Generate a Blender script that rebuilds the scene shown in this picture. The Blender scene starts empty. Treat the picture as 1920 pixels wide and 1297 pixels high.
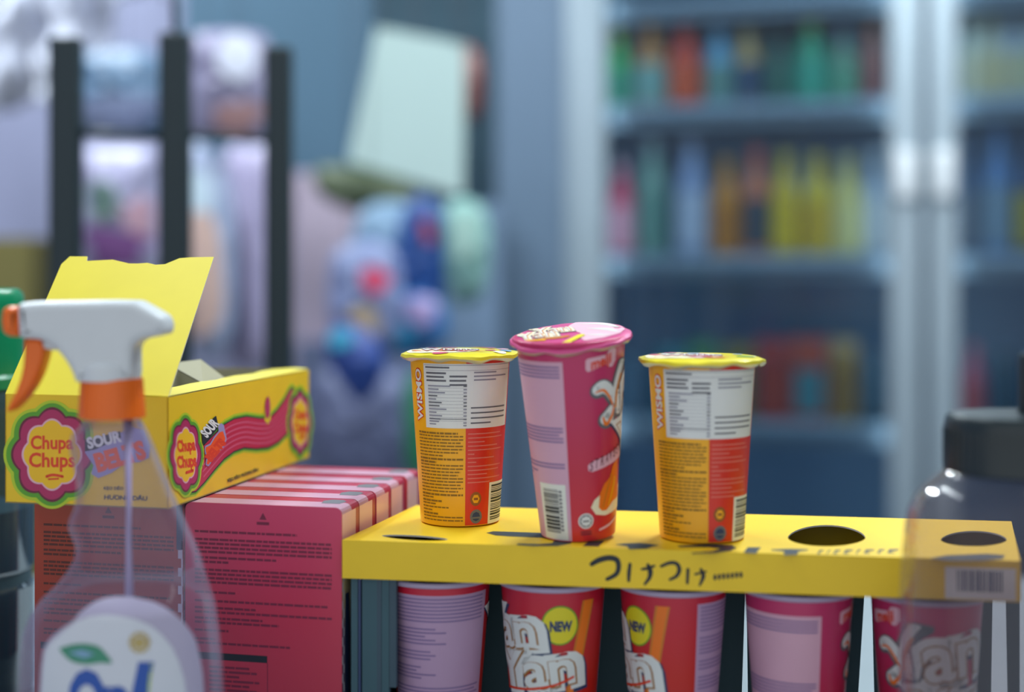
import bpy, bmesh, math, random
from mathutils import Vector, Matrix
from mathutils.geometry import tessellate_polygon
random.seed(7)
PI = math.pi
COL = bpy.context.scene.collection
SC = bpy.context.scene

# ------------------------------------------------------------------ camera
F = 2667.0          # focal length in pixels of the 1920 wide frame (50 mm)
HOR = 500.0         # image row of the eye level
CZ = 1.30
cam_d = bpy.data.cameras.new('camera'); cam = bpy.data.objects.new('camera', cam_d); COL.objects.link(cam)
cam.location = (0, 0, CZ); cam.rotation_euler = (PI/2, 0, 0)
cam_d.sensor_width = 36; cam_d.lens = 50.0
cam_d.shift_y = -(648.5-HOR)/1920
cam_d.clip_start = 0.02; cam_d.clip_end = 30
cam_d.dof.use_dof = True; cam_d.dof.focus_distance = 0.846; cam_d.dof.aperture_fstop = 2.05
SC.camera = cam
SC.view_settings.view_transform = 'Standard'; SC.view_settings.look = 'None'
SC.view_settings.gamma = 1; SC.view_settings.exposure = 0.32
SC.view_settings.use_curve_mapping = False

# ------------------------------------------------------------------ light
w = bpy.data.worlds.new('world'); SC.world = w; w.use_nodes = True
w.node_tree.nodes['Background'].inputs[0].default_value = (0.56, 0.575, 0.60, 1)
w.node_tree.nodes['Background'].inputs[1].default_value = 1.12
def area(name, loc, rot, sx, sy, power, col):
    d = bpy.data.lights.new(name, 'AREA'); d.shape = 'RECTANGLE'; d.size = sx; d.size_y = sy
    d.energy = power; d.color = col
    o = bpy.data.objects.new(name, d); COL.objects.link(o); o.location = loc; o.rotation_euler = rot
    return o
CEIL = 2.70
COOL = (0.86, 0.95, 1.0)
LAMPS = [(0.45, 1.35, 0), (-0.75, 0.9, 0), (0.5, 0.1, 0), (-1.0, 2.2, 0), (0.75, 2.2, 0)]
LP = [18, 10, 2.5, 27, 20]
for (lx, ly, rz), p in zip(LAMPS, LP):
    area('ceiling_light_glow', (lx, ly, CEIL-0.075), (0, 0, rz), 0.12, 1.15, p, COOL)

def W(px, py, Y):
    return Vector(((px-960)/F*Y, Y, CZ-(py-HOR)/F*Y))
def onz(px, py, z):                     # z relative to the eye level (negative = below)
    Y = -z*F/(py-HOR)
    return Vector(((px-960)/F*Y, Y, CZ+z))

# ------------------------------------------------------------------ materials
def lin(c):
    c = c.lstrip('#'); out = []
    for i in (0, 2, 4):
        x = int(c[i:i+2], 16)/255
        out.append(x/12.92 if x <= .04045 else ((x+.055)/1.055)**2.4)
    return (*out, 1)
MATS = {}
def mat(name, col, rough=0.5, metal=0.0, var=0.06, scale=40.0, spec=0.5, trans=0, emit=None):
    if name in MATS: return MATS[name]
    m = bpy.data.materials.new(name); m.use_nodes = True; nt = m.node_tree; b = nt.nodes['Principled BSDF']
    c = lin(col)
    tc = nt.nodes.new('ShaderNodeTexCoord'); nz = nt.nodes.new('ShaderNodeTexNoise')
    nz.inputs['Scale'].default_value = scale; nz.inputs['Detail'].default_value = 3
    nt.links.new(tc.outputs['Object'], nz.inputs['Vector'])
    mx = nt.nodes.new('ShaderNodeMix'); mx.data_type = 'RGBA'
    mx.inputs[6].default_value = tuple(x*(1-var) for x in c[:3])+(1,)
    mx.inputs[7].default_value = tuple(min(1, x*(1+var)) for x in c[:3])+(1,)
    nt.links.new(nz.outputs['Fac'], mx.inputs[0]); nt.links.new(mx.outputs[2], b.inputs['Base Color'])
    b.inputs['Roughness'].default_value = rough; b.inputs['Metallic'].default_value = metal
    b.inputs['Specular IOR Level'].default_value = spec
    if trans: b.inputs['Transmission Weight'].default_value = trans
    if emit: b.inputs['Emission Color'].default_value = lin(emit[0]); b.inputs['Emission Strength'].default_value = emit[1]
    MATS[name] = m; return m
def gradmat(name, stops, axis, lo, hi, rough=0.4, spec=0.5):   # printed colour blend along an axis of the thing itself
    m = bpy.data.materials.new(name); m.use_nodes = True; nt = m.node_tree; b = nt.nodes['Principled BSDF']
    tc = nt.nodes.new('ShaderNodeTexCoord'); sp = nt.nodes.new('ShaderNodeSeparateXYZ')
    mr = nt.nodes.new('ShaderNodeMapRange'); mr.inputs[1].default_value = lo; mr.inputs[2].default_value = hi
    cr = nt.nodes.new('ShaderNodeValToRGB')
    nt.links.new(tc.outputs['Object'], sp.inputs[0]); nt.links.new(sp.outputs[axis], mr.inputs[0]); nt.links.new(mr.outputs[0], cr.inputs[0])
    nt.links.new(cr.outputs[0], b.inputs['Base Color'])
    e = cr.color_ramp.elements
    e[0].position = stops[0][0]; e[0].color = lin(stops[0][1]); e[1].position = stops[-1][0]; e[1].color = lin(stops[-1][1])
    for p, c in stops[1:-1]:
        n = e.new(p); n.color = lin(c)
    b.inputs['Roughness'].default_value = rough; b.inputs['Specular IOR Level'].default_value = spec
    MATS[name] = m; return m
def clearmat(name, tint, haze, hazecol, rough=0.04, refl=0.9):      # thin clear plastic: see-through, shiny, hazier where seen edge-on
    m = bpy.data.materials.new(name); m.use_nodes = True; nt = m.node_tree; nt.nodes.clear()
    out = nt.nodes.new('ShaderNodeOutputMaterial')
    tr = nt.nodes.new('ShaderNodeBsdfTransparent'); tr.inputs[0].default_value = lin(tint)
    gl = nt.nodes.new('ShaderNodeBsdfGlossy'); gl.inputs['Roughness'].default_value = rough; gl.inputs[0].default_value = (refl, refl, refl, 1)
    df = nt.nodes.new('ShaderNodeBsdfDiffuse'); df.inputs[0].default_value = lin(hazecol)
    lw = nt.nodes.new('ShaderNodeLayerWeight'); lw.inputs[0].default_value = 0.35
    fr = nt.nodes.new('ShaderNodeFresnel'); fr.inputs[0].default_value = 1.26
    pw = nt.nodes.new('ShaderNodeMath'); pw.operation = 'POWER'; pw.inputs[1].default_value = 3.5
    ml = nt.nodes.new('ShaderNodeMath'); ml.operation = 'MULTIPLY_ADD'; ml.inputs[1].default_value = haze; ml.inputs[2].default_value = haze*0.22
    m1 = nt.nodes.new('ShaderNodeMixShader'); m2 = nt.nodes.new('ShaderNodeMixShader')
    nt.links.new(lw.outputs['Facing'], pw.inputs[0]); nt.links.new(pw.outputs[0], ml.inputs[0])
    nt.links.new(ml.outputs[0], m1.inputs[0]); nt.links.new(tr.outputs[0], m1.inputs[1]); nt.links.new(df.outputs[0], m1.inputs[2])
    mn = nt.nodes.new('ShaderNodeMath'); mn.operation = 'MINIMUM'; mn.inputs[1].default_value = 0.38; nt.links.new(fr.outputs[0], mn.inputs[0])
    nt.links.new(mn.outputs[0], m2.inputs[0]); nt.links.new(m1.outputs[0], m2.inputs[1]); nt.links.new(gl.outputs[0], m2.inputs[2])
    nt.links.new(m2.outputs[0], out.inputs[0]); MATS[name] = m; return m

# ------------------------------------------------------------------ mesh builder
class MB:
    def __init__(s): s.v = []; s.f = []; s.m = []; s.sm = []; s.mats = []
    def mi(s, m):
        m = MATS[m] if isinstance(m, str) else m
        if m not in s.mats: s.mats.append(m)
        return s.mats.index(m)
    def add(s, vs, fs, m, smooth=False):
        o = len(s.v); k = s.mi(m); s.v += [tuple(v) for v in vs]
        for f in fs: s.f.append(tuple(i+o for i in f)); s.m.append(k); s.sm.append(smooth)
    def box(s, a, b, m, bev=0.0, seg=2):
        bm = bmesh.new(); bmesh.ops.create_cube(bm, size=1)
        for v in bm.verts: v.co = Vector([a[i]+(v.co[i]+.5)*(b[i]-a[i]) for i in range(3)])
        if bev: bmesh.ops.bevel(bm, geom=bm.edges[:], offset=bev, segments=seg, affect='EDGES', profile=0.5)
        s.bm(bm, m, bool(bev) and seg > 2)
    def bm(s, bm, m, smooth=False):
        bm.verts.index_update()
        s.add([v.co.copy() for v in bm.verts], [[v.index for v in f.verts] for f in bm.faces], m, smooth); bm.free()
    def lathe(s, prof, m, seg=48, c=(0, 0), sx=1.0, sy=1.0, smooth=True):
        runs = [[prof[0]]]
        for i in range(1, len(prof)):
            runs[-1].append(prof[i])
            if i < len(prof)-1:
                a = Vector(prof[i])-Vector(prof[i-1]); b = Vector(prof[i+1])-Vector(prof[i])
                if a.length > 1e-9 and b.length > 1e-9 and a.angle(b) > 0.6: runs.append([prof[i]])
        for run in runs:
            vs = []; fs = []
            for r, z in run:
                for k in range(seg):
                    t = 2*PI*k/seg; vs.append((c[0]+r*math.cos(t)*sx, c[1]+r*math.sin(t)*sy, z))
            for i in range(len(run)-1):
                for k in range(seg):
                    k2 = (k+1) % seg; fs.append((i*seg+k, i*seg+k2, (i+1)*seg+k2, (i+1)*seg+k))
            s.add(vs, fs, m, smooth)
    def tube(s, pts, r, m, seg=10, closed=False):
        pts = [Vector(p) for p in pts]; vs = []; fs = []; n = len(pts)
        up = Vector((0, 0, 1))
        for i, p in enumerate(pts):
            d = (pts[min(i+1, n-1)]-pts[max(i-1, 0)]).normalized()
            a = d.cross(up)
            if a.length < 1e-3: a = d.cross(Vector((0, 1, 0)))
            a.normalize(); b = d.cross(a)
            rr = r[i] if isinstance(r, (list, tuple)) else r
            for k in range(seg):
                t = 2*PI*k/seg; vs.append(p+a*rr*math.cos(t)+b*rr*math.sin(t))
        for i in range(n-1):
            for k in range(seg):
                k2 = (k+1) % seg; fs.append((i*seg+k, i*seg+k2, (i+1)*seg+k2, (i+1)*seg+k))
        fs.append(tuple(range(seg))[::-1]); fs.append(tuple((n-1)*seg+k for k in range(seg)))
        s.add(vs, fs, m, True)
    def prism(s, pts2, t0, t1, m, fmap, bev=0.0, seg=3, smooth=True):   # 2D outline pulled through a thickness
        bm = bmesh.new(); vs = [bm.verts.new((p[0], p[1], t0)) for p in pts2]; f = bm.faces.new(vs)
        r = bmesh.ops.extrude_face_region(bm, geom=[f])
        for e in r['geom']:
            if isinstance(e, bmesh.types.BMVert): e.co.z = t1
        bmesh.ops.recalc_face_normals(bm, faces=bm.faces[:])
        if bev:
            es = [e for e in bm.edges if abs(e.verts[0].co.z-e.verts[1].co.z) < 1e-9]
            bmesh.ops.bevel(bm, geom=es, offset=bev, segments=seg, affect='EDGES', profile=0.5)
        caps = [f for f in bm.faces if len(f.verts) > 4]; cap_z = [c.calc_center_median().z for c in caps]
        rest = [f for f in bm.faces if len(f.verts) <= 4]; bm.verts.index_update()
        V = [Vector(fmap(v.co.x, v.co.y, v.co.z)) for v in bm.verts]; P2 = [v.co.copy() for v in bm.verts]
        s.add(V, [[v.index for v in f.verts] for f in rest], m, smooth)
        for f in caps:
            ix = [v.index for v in f.verts]; tri = tessellate_polygon([[P2[i] for i in ix]])
            s.add([V[i] for i in ix], tri, m, False)
        bm.free()
    def build(s, name, parent=None, loc=None, rz=0, autosmooth=True):
        me = bpy.data.meshes.new(name); me.from_pydata(s.v, [], s.f)
        for m in s.mats: me.materials.append(m)
        me.polygons.foreach_set('material_index', s.m); me.polygons.foreach_set('use_smooth', s.sm)
        me.update()
        o = bpy.data.objects.new(name, me); COL.objects.link(o)
        if parent: o.parent = parent
        if loc is not None: o.location = loc
        if rz: o.rotation_euler.z = rz
        return o

def catmull(pts, n=6):
    P = [Vector(p) for p in pts]; out = []
    for i in range(len(P)-1):
        p0 = P[max(i-1, 0)]; p1 = P[i]; p2 = P[i+1]; p3 = P[min(i+2, len(P)-1)]
        for k in range(n):
            t = k/n
            out.append(0.5*((2*p1)+(-p0+p2)*t+(2*p0-5*p1+4*p2-p3)*t*t+(-p0+3*p1-3*p2+p3)*t**3))
    out.append(P[-1]); return out

_txt = {}
def text_geom(s, off=0.0, shear=0.0, spacing=1.0):
    key = (s, off, shear, spacing)
    if key in _txt: return _txt[key]
    c = bpy.data.curves.new('lettering', 'FONT'); c.body = s; c.size = 1; c.offset = off; c.shear = shear; c.space_character = spacing
    c.align_x = 'CENTER'; c.align_y = 'CENTER'; c.resolution_u = 3
    o = bpy.data.objects.new('lettering', c); COL.objects.link(o)
    bpy.context.view_layer.update()
    me = o.to_mesh(); vs = [(v.co.x, v.co.y) for v in me.vertices]; fs = [tuple(p.vertices) for p in me.polygons]
    o.to_mesh_clear(); bpy.data.objects.remove(o); bpy.data.curves.remove(c)
    if vs:
        x0 = min(v[0] for v in vs); x1 = max(v[0] for v in vs); y0 = min(v[1] for v in vs); y1 = max(v[1] for v in vs)
        vs = [(v[0]-(x0+x1)/2, v[1]-(y0+y1)/2) for v in vs]; wh = (x1-x0, y1-y0)
    else: wh = (1, 1)
    _txt[key] = (vs, fs, wh); return _txt[key]

def clip(P, c, sg):      # keep the part of a convex polygon with sg*(x-c) >= 0
    out = []
    for i in range(len(P)):
        a, b = P[i-1], P[i]; da, db = sg*(a[0]-c), sg*(b[0]-c)
        if (da >= 0) != (db >= 0): t = da/(da-db); out.append((a[0]+(b[0]-a[0])*t, a[1]+(b[1]-a[1])*t))
        if db >= 0: out.append(b)
    return out
def slices(P, du):
    lo = min(p[0] for p in P); hi = max(p[0] for p in P)
    if hi-lo <= du: return [P]
    k = math.floor(lo/du)+1; out = []; R = P
    while k*du < hi:
        A = clip(R, k*du, -1); R = clip(R, k*du, 1); k += 1
        if len(A) > 2: out.append(A)
        if len(R) < 3: break
    if len(R) > 2: out.append(R)
    return out
class Art:
    """Flat print: shapes in a 2D frame, later laid on a panel or wrapped round a cup. y grows upwards."""
    def __init__(s): s.it = {}
    def _a(s, L, m, vs, fs):
        V, Fc = s.it.setdefault((L, m), ([], [])); o = len(V)
        V += [tuple(v[:2]) for v in vs]; Fc += [tuple(i+o for i in f) for f in fs]
    def poly(s, pts, m, L):
        x0 = min(a[0] for a in pts); x1 = max(a[0] for a in pts); y0 = min(a[1] for a in pts); y1 = max(a[1] for a in pts)
        p = [Vector(((a[0]-x0)/max(x1-x0, 1e-9), (a[1]-y0)/max(y1-y0, 1e-9), 0)) for a in pts]; s._a(L, m, pts, tessellate_polygon([p]))
    def rect(s, x0, y0, x1, y1, m, L): s._a(L, m, [(x0, y0), (x1, y0), (x1, y1), (x0, y1)], [(0, 1, 2, 3)])
    def ell(s, cx, cy, rx, ry, m, L, n=28, lobes=0, depth=0.0, rot=0):
        pts = []
        N = n if not lobes else lobes*8
        for k in range(N):
            t = 2*PI*k/N; q = 1-depth*(1-abs(math.cos(lobes*t/2+rot*lobes/2))) if lobes else 1
            pts.append((cx+rx*q*math.cos(t), cy+ry*q*math.sin(t)))
        s.poly(pts, m, L)
    def stroke(s, pts, w, m, L, smooth=True, asp=1.0):
        P = catmull([(p[0], p[1], 0) for p in pts]) if smooth and len(pts) > 2 else [Vector((p[0], p[1], 0)) for p in pts]
        n = len(P); vs = []; fs = []
        ww = w if isinstance(w, (list, tuple)) else [w]*len(pts)
        for i, p in enumerate(P):
            d = P[min(i+1, n-1)]-P[max(i-1, 0)]
            if d.length < 1e-12: d = Vector((1, 0, 0))
            d.normalize(); nn = Vector((-d.y, d.x, 0)); t = i/(n-1)*(len(ww)-1); a = int(min(t, len(ww)-2)); wi = ww[a]+(ww[a+1]-ww[a])*(t-a)
            vs += [(p+nn*wi/2)[:2], (p-nn*wi/2)[:2]]
            if i: fs.append((2*i-2, 2*i-1, 2*i+1, 2*i))
        s._a(L, m, vs, fs)
        for p, wi in ((P[0], ww[0]), (P[-1], ww[-1])): s.ell(p.x, p.y, wi/2, wi/2, m, L, 12)
    def text(s, t, cx, cy, m, L, h=None, w=None, off=0.0, shear=0.0, rot=0.0, ref=None, spacing=1.0):
        _, _, wh0 = text_geom(t, 0.0, shear, spacing); vs, fs, _ = text_geom(t, off, shear, spacing)
        sy = (h/wh0[1]) if h else (w/wh0[0]); sx = (w/wh0[0]) if w else sy
        c, q = math.cos(rot), math.sin(rot)
        s._a(L, m, [(cx+x*sx*c-y*sy*q, cy+x*sx*q+y*sy*c) for x, y in vs], fs)
    def lines(s, x0, x1, ytop, ybot, pitch, m, L, frac=0.45, ends=None, word=3.0, rnd=None):
        r = rnd or random; y = ytop; k = 0; u = pitch
        while y > ybot:
            xe = x0+(x1-x0)*(ends[k % len(ends)] if ends else r.uniform(.75, 1)); x = x0
            while x < xe:
                ww = r.uniform(.5, 1.3)*word*u*0.8; s.rect(x, y-u*frac, min(x+ww, xe), y, m, L); x += ww+u*.22
            y -= pitch; k += 1
    def barcode(s, x0, y0, x1, y1, bg, fg, L, rnd):
        s.rect(x0, y0, x1, y1, bg, L); y = y0+(y1-y0)*.1; H = y1-y0; Wd = x1-x0
        while y < y1-H*.08:
            h = rnd.choice((.012, .012, .024, .036))*H; s.rect(x0+Wd*.14, y, x1-Wd*.28, y+h, fg, L+1); y += h+rnd.choice((.012, .02, .03))*H
        s.lines(x1-Wd*.22, x1-Wd*.08, y1-H*.1, y0+H*.12, H*.05, fg, L+1, .6, [1], 4, rnd)
    def tf(s, fn):
        for k in s.it: s.it[k] = ([fn(*v) for v in s.it[k][0]], s.it[k][1])
        return s
    def apply(s, mb, fmap, du=0.0, h0=0.00007, layer=0.00007):
        for (L, m), (V, Fc) in sorted(s.it.items(), key=lambda t: t[0][0]):
            vs = []; fs = []; h = h0+L*layer
            for f in Fc:
                P = [V[i] for i in f]
                for Q in (slices(P, du) if du else [P]):
                    o = len(vs); vs += [fmap(x, y, h) for x, y in Q]; fs.append(tuple(range(o, o+len(Q))))
            mb.add(vs, fs, m)

def thing(name, label, cat, loc=(0, 0, 0), rz=0.0, group=None, kind=None):
    o = bpy.data.objects.new(name, None); COL.objects.link(o); o.location = loc; o.rotation_euler.z = rz
    o.empty_display_size = 0.05; return tag(o, label, cat, group, kind)
def tag(o, label=None, cat=None, group=None, kind=None):
    if label: o['label'] = label
    if cat: o['category'] = cat
    if group: o['group'] = group
    if kind: o['kind'] = kind
    return o
def dup(root, label=None, group=None):
    r = root.copy(); COL.objects.link(r)
    if label: r['label'] = label
    if group: r['group'] = group
    for ch in list(root.children):
        c = ch.copy(); COL.objects.link(c); c.parent = r; c.matrix_parent_inverse = ch.matrix_parent_inverse
        for g in list(ch.children):
            d = g.copy(); COL.objects.link(d); d.parent = c
    return r
def struct(name, a, b, m, bev=0):
    mb = MB(); mb.box(a, b, m, bev); return tag(mb.build(name), kind='structure')

# ---- palette
mat('yellow card', '#eec81c', 0.42); mat('yellow flap', '#f2e02a', 0.45); mat('card inside', '#a39f86', 0.8)
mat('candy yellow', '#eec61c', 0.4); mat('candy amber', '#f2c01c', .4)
mat('ink', '#18242c', 0.5); mat('ink soft', '#62646c', .6); mat('grey ink', '#8c8e9c', .6); mat('brown ink', '#8a6414', .6)
mat('white print', '#dfe3e0', 0.45); mat('off white', '#cfcfca', .5); mat('pale pink print', '#e3b2c0', .45)
mat('red print', '#d8301c', 0.35); mat('amber print', '#f4b010', 0.35); mat('light red ink', '#e2786a', .5)
mat('orange print', '#f07818', .4); mat('letter red', '#e0401c', .4); mat('letter orange', '#ee5a1c', .4)
mat('lavender print', '#9c98c4', .4); mat('magenta print', '#b02a5c', .4); mat('deep magenta', '#6a1c34', .4)
mat('ribbon red', '#c02a48', .35); mat('ribbon light', '#d05a78', .35); mat('leaf green', '#5aa028', .4); mat('lime glow', '#b4cc28', .4)
mat('cream print', '#efe6c4', .4); mat('navy print', '#283c64', .4); mat('caramel print', '#cf7a22', .4)
mat('logo brown', '#a4743c', .4); mat('lavender panel', '#b898b8', .45); mat('lavender ink', '#86709c', .5); mat('new yellow', '#e2d422', .4); mat('pale label', '#d8a8bc', .45)
mat('rim paper', '#b4a6c0', .45); mat('foil yellow', '#f0e034', .25, 0.15); mat('foil pink', '#d6528c', .3, .1); mat('foil edge', '#c8c4a0', .3, .3)
mat('black plastic', '#1e2c30', .32); mat('dark teal board', '#3a5c66', .6); mat('checker white', '#c8c4cc', .5)
mat('badge brown', '#94581c', .5); mat('badge grey', '#6a6c70', .5); mat('sky print', '#7aa4c4', .4); mat('barcode white', '#e6e8dc', .45)
gradmat('cup pink', [(0, '#d22c2c'), (.35, '#c42840'), (.75, '#c03060'), (1, '#c43468')], 2, 0.0, 0.11, .3)
gradmat('cup red', [(0, '#c42a20'), (.6, '#c8281e'), (1, '#c4203a')], 2, 0.0, 0.11, .3)
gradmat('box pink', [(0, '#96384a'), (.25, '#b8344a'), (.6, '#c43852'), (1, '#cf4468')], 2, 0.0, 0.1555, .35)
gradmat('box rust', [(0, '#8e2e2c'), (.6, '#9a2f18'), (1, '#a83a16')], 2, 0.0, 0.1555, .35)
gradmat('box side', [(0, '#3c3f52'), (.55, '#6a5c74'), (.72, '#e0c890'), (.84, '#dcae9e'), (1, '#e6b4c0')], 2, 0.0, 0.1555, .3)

# =================================================================== ROOM
mat('wall paint', '#5c7088', .8, scale=3); mat('teal wall', '#6a8c9c', .8, scale=3); mat('floor tile', '#6c7076', .4, scale=5)
mat('lilac wall', '#a7a4c4', .8, scale=3); mat('ceiling paint', '#b4bcc2', .9, scale=3)
struct('floor', (-2.6, -1.2, -0.05), (2.4, 4.3, 0), 'floor tile')
struct('ceiling', (-2.6, -1.2, CEIL), (2.4, 4.3, CEIL+.05), 'ceiling paint')
struct('wall_back', (-2.6, 4.2, 0), (2.4, 4.3, CEIL), 'teal wall')
struct('wall_left', (-2.7, -1.2, 0), (-2.6, 4.2, CEIL), 'lilac wall')
struct('wall_right', (2.4, -1.2, 0), (2.5, 4.2, CEIL), 'wall paint')
mat('fixture white', '#d0d4d6', .4)
for i, (lx, ly, rz) in enumerate(LAMPS):
    t = thing('ceiling_light', 'white tube light fixture fixed to the ceiling of the shop', 'ceiling light', (lx, ly, CEIL), rz, 'tube lights on the ceiling')
    mb = MB(); mb.box((-.09, -.62, -.06), (.09, .62, 0), 'fixture white', .006); mb.build('housing', t)

# =================================================================== COUNTER
COUNT = -0.292
mat('counter top', '#8c989e', .35, scale=12); mat('counter body', '#5a6a78', .6)
t = thing('shop_counter', 'pale shop counter carrying the snack boxes, cups and bottles', 'counter', (0, 0.92, 0))
mb = MB(); mb.box((-1.0, -.42, CZ+COUNT-.035), (1.0, .42, CZ+COUNT), 'counter top', .004); mb.build('worktop', t)
mb = MB(); mb.box((-.97, -.38, 0), (.97, .38, CZ+COUNT-.035), 'counter body'); mb.build('base_cabinet', t)
ZC = CZ+COUNT

# =================================================================== CUPS
def cup_fmap(rb, rt, h):
    def f(u, v, hh):       # u in degrees from the front (+ to the viewer's right), v metres up
        r = rb+(rt-rb)*v/h+hh; a = math.radians(u)
        return (r*math.sin(a), -r*math.cos(a), v)
    return f
def px_cup(x0, xb, yb, k, hwb, hwt, vt):
    """print coordinates of a picture point on a cup: centre line x0(top)..xb(bottom)"""
    def g(x, y):
        v = (yb-y)/k; t = v/vt; xc = xb+(x0-xb)*t; hw = hwb+(hwt-hwb)*t
        q = max(-1, min(1, (x-xc)/hw)); return (math.degrees(math.asin(q)), v)
    return g
def make_cup(name, label, base, art, H, rb, rt, rl, foil, lidart, loc, rz=0, tilt=(0, 0), lid_tilt=(0, 0), group=None, tab=True, rimmat='rim paper'):
    t = thing(name, label, 'snack cup', loc, 0, group)
    t.rotation_euler = (tilt[0], tilt[1], rz)
    mb = MB()
    mb.lathe([(rb-.003, .004), (rb-.0015, .0), (rb, .0006), (rb+(rt-rb)*.03, H*.03), (rt, H-.004)], base, 96)
    mb.lathe([(0.0001, .004), (rb-.003, .004)], 'off white', 96)
    art.apply(mb, cup_fmap(rb, rt, H-.004), du=4.0)
    mb.build('cup_body', t)
    mb = MB(); pr = [(rt, H-.0045)]
    for k in range(9):
        a = -PI/2+k*PI/8; pr.append((rt+.0012+.0012*math.cos(a), H-.0032+.0016*math.sin(a)))
    pr.append((rt-.001, H-.0016)); mb.lathe(pr, rimmat, 72); mb.build('rolled_rim', t)
    if foil:
        mb = MB(); seg = 72; rings = [0, .3, .6, .8, .9, .96, 1.0]
        rnd = random.Random(name+label); ph = [rnd.uniform(0, 6.28) for _ in range(4)]
        def zz(q, a):
            e = max(0, (q-.86)/.14)
            return H-.0012+(1-q**2)*.0006+e*(-.0014+.0004*math.sin(3*a+ph[0])+.00025*math.sin(7*a+ph[1])+.0002*math.sin(17*a+ph[2]))
        def lf(x, y, h):
            r = math.hypot(x, y); a = math.atan2(y, x); return (x, y, zz(min(r/rl, 1), a)+h)
        vs = [(0, 0, zz(0, 0))]; fs = []
        for q in rings[1:]:
            for k in range(seg):
                a = 2*PI*k/seg; r = q*rl*(1+.006*math.sin(5*a+ph[3])*(q > .95)); vs.append((r*math.cos(a), r*math.sin(a), zz(q, a)))
        for k in range(seg): fs.append((0, 1+k, 1+(k+1) % seg))
        for i in range(len(rings)-2):
            for k in range(seg):
                k2 = (k+1) % seg; fs.append((1+i*seg+k, 1+(i+1)*seg+k, 1+(i+1)*seg+k2, 1+i*seg+k2))
        mb.add(vs, fs, foil, True)
        o = len(rings)-2; vs2 = []; fs2 = []                      # folded skirt of the foil
        for dz, dr in ((0, 0), (-.0016, .0003), (-.003, -.0012), (-.0034, -.003)):
            for k in range(seg):
                v = vs[1+o*seg+k]; a = math.atan2(v[1], v[0]); r = math.hypot(v[0], v[1])+dr; vs2.append((r*math.cos(a), r*math.sin(a), v[2]+dz*(1+.25*math.sin(9*a+ph[2]))))
        for i in range(3):
            for k in range(seg):
                k2 = (k+1) % seg; fs2.append((i*seg+k, (i+1)*seg+k, (i+1)*seg+k2, i*seg+k2))
        mb.add(vs2, fs2[:seg], foil, True); mb.add(vs2, fs2[seg:], 'foil edge', True)
        if lidart: lidart.apply(mb, lf, du=.006, h0=.0002)
        o = mb.build('foil_lid', t)
        o.rotation_euler = (lid_tilt[0], lid_tilt[1], 0)
        if lid_tilt != (0, 0): o.location = (H*math.sin(-lid_tilt[1]) if False else -H*math.sin(lid_tilt[1]), H*math.sin(lid_tilt[0]), H*(1-math.cos(lid_tilt[0]))+abs(math.sin(lid_tilt[0]))*.002)
    return t

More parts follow.
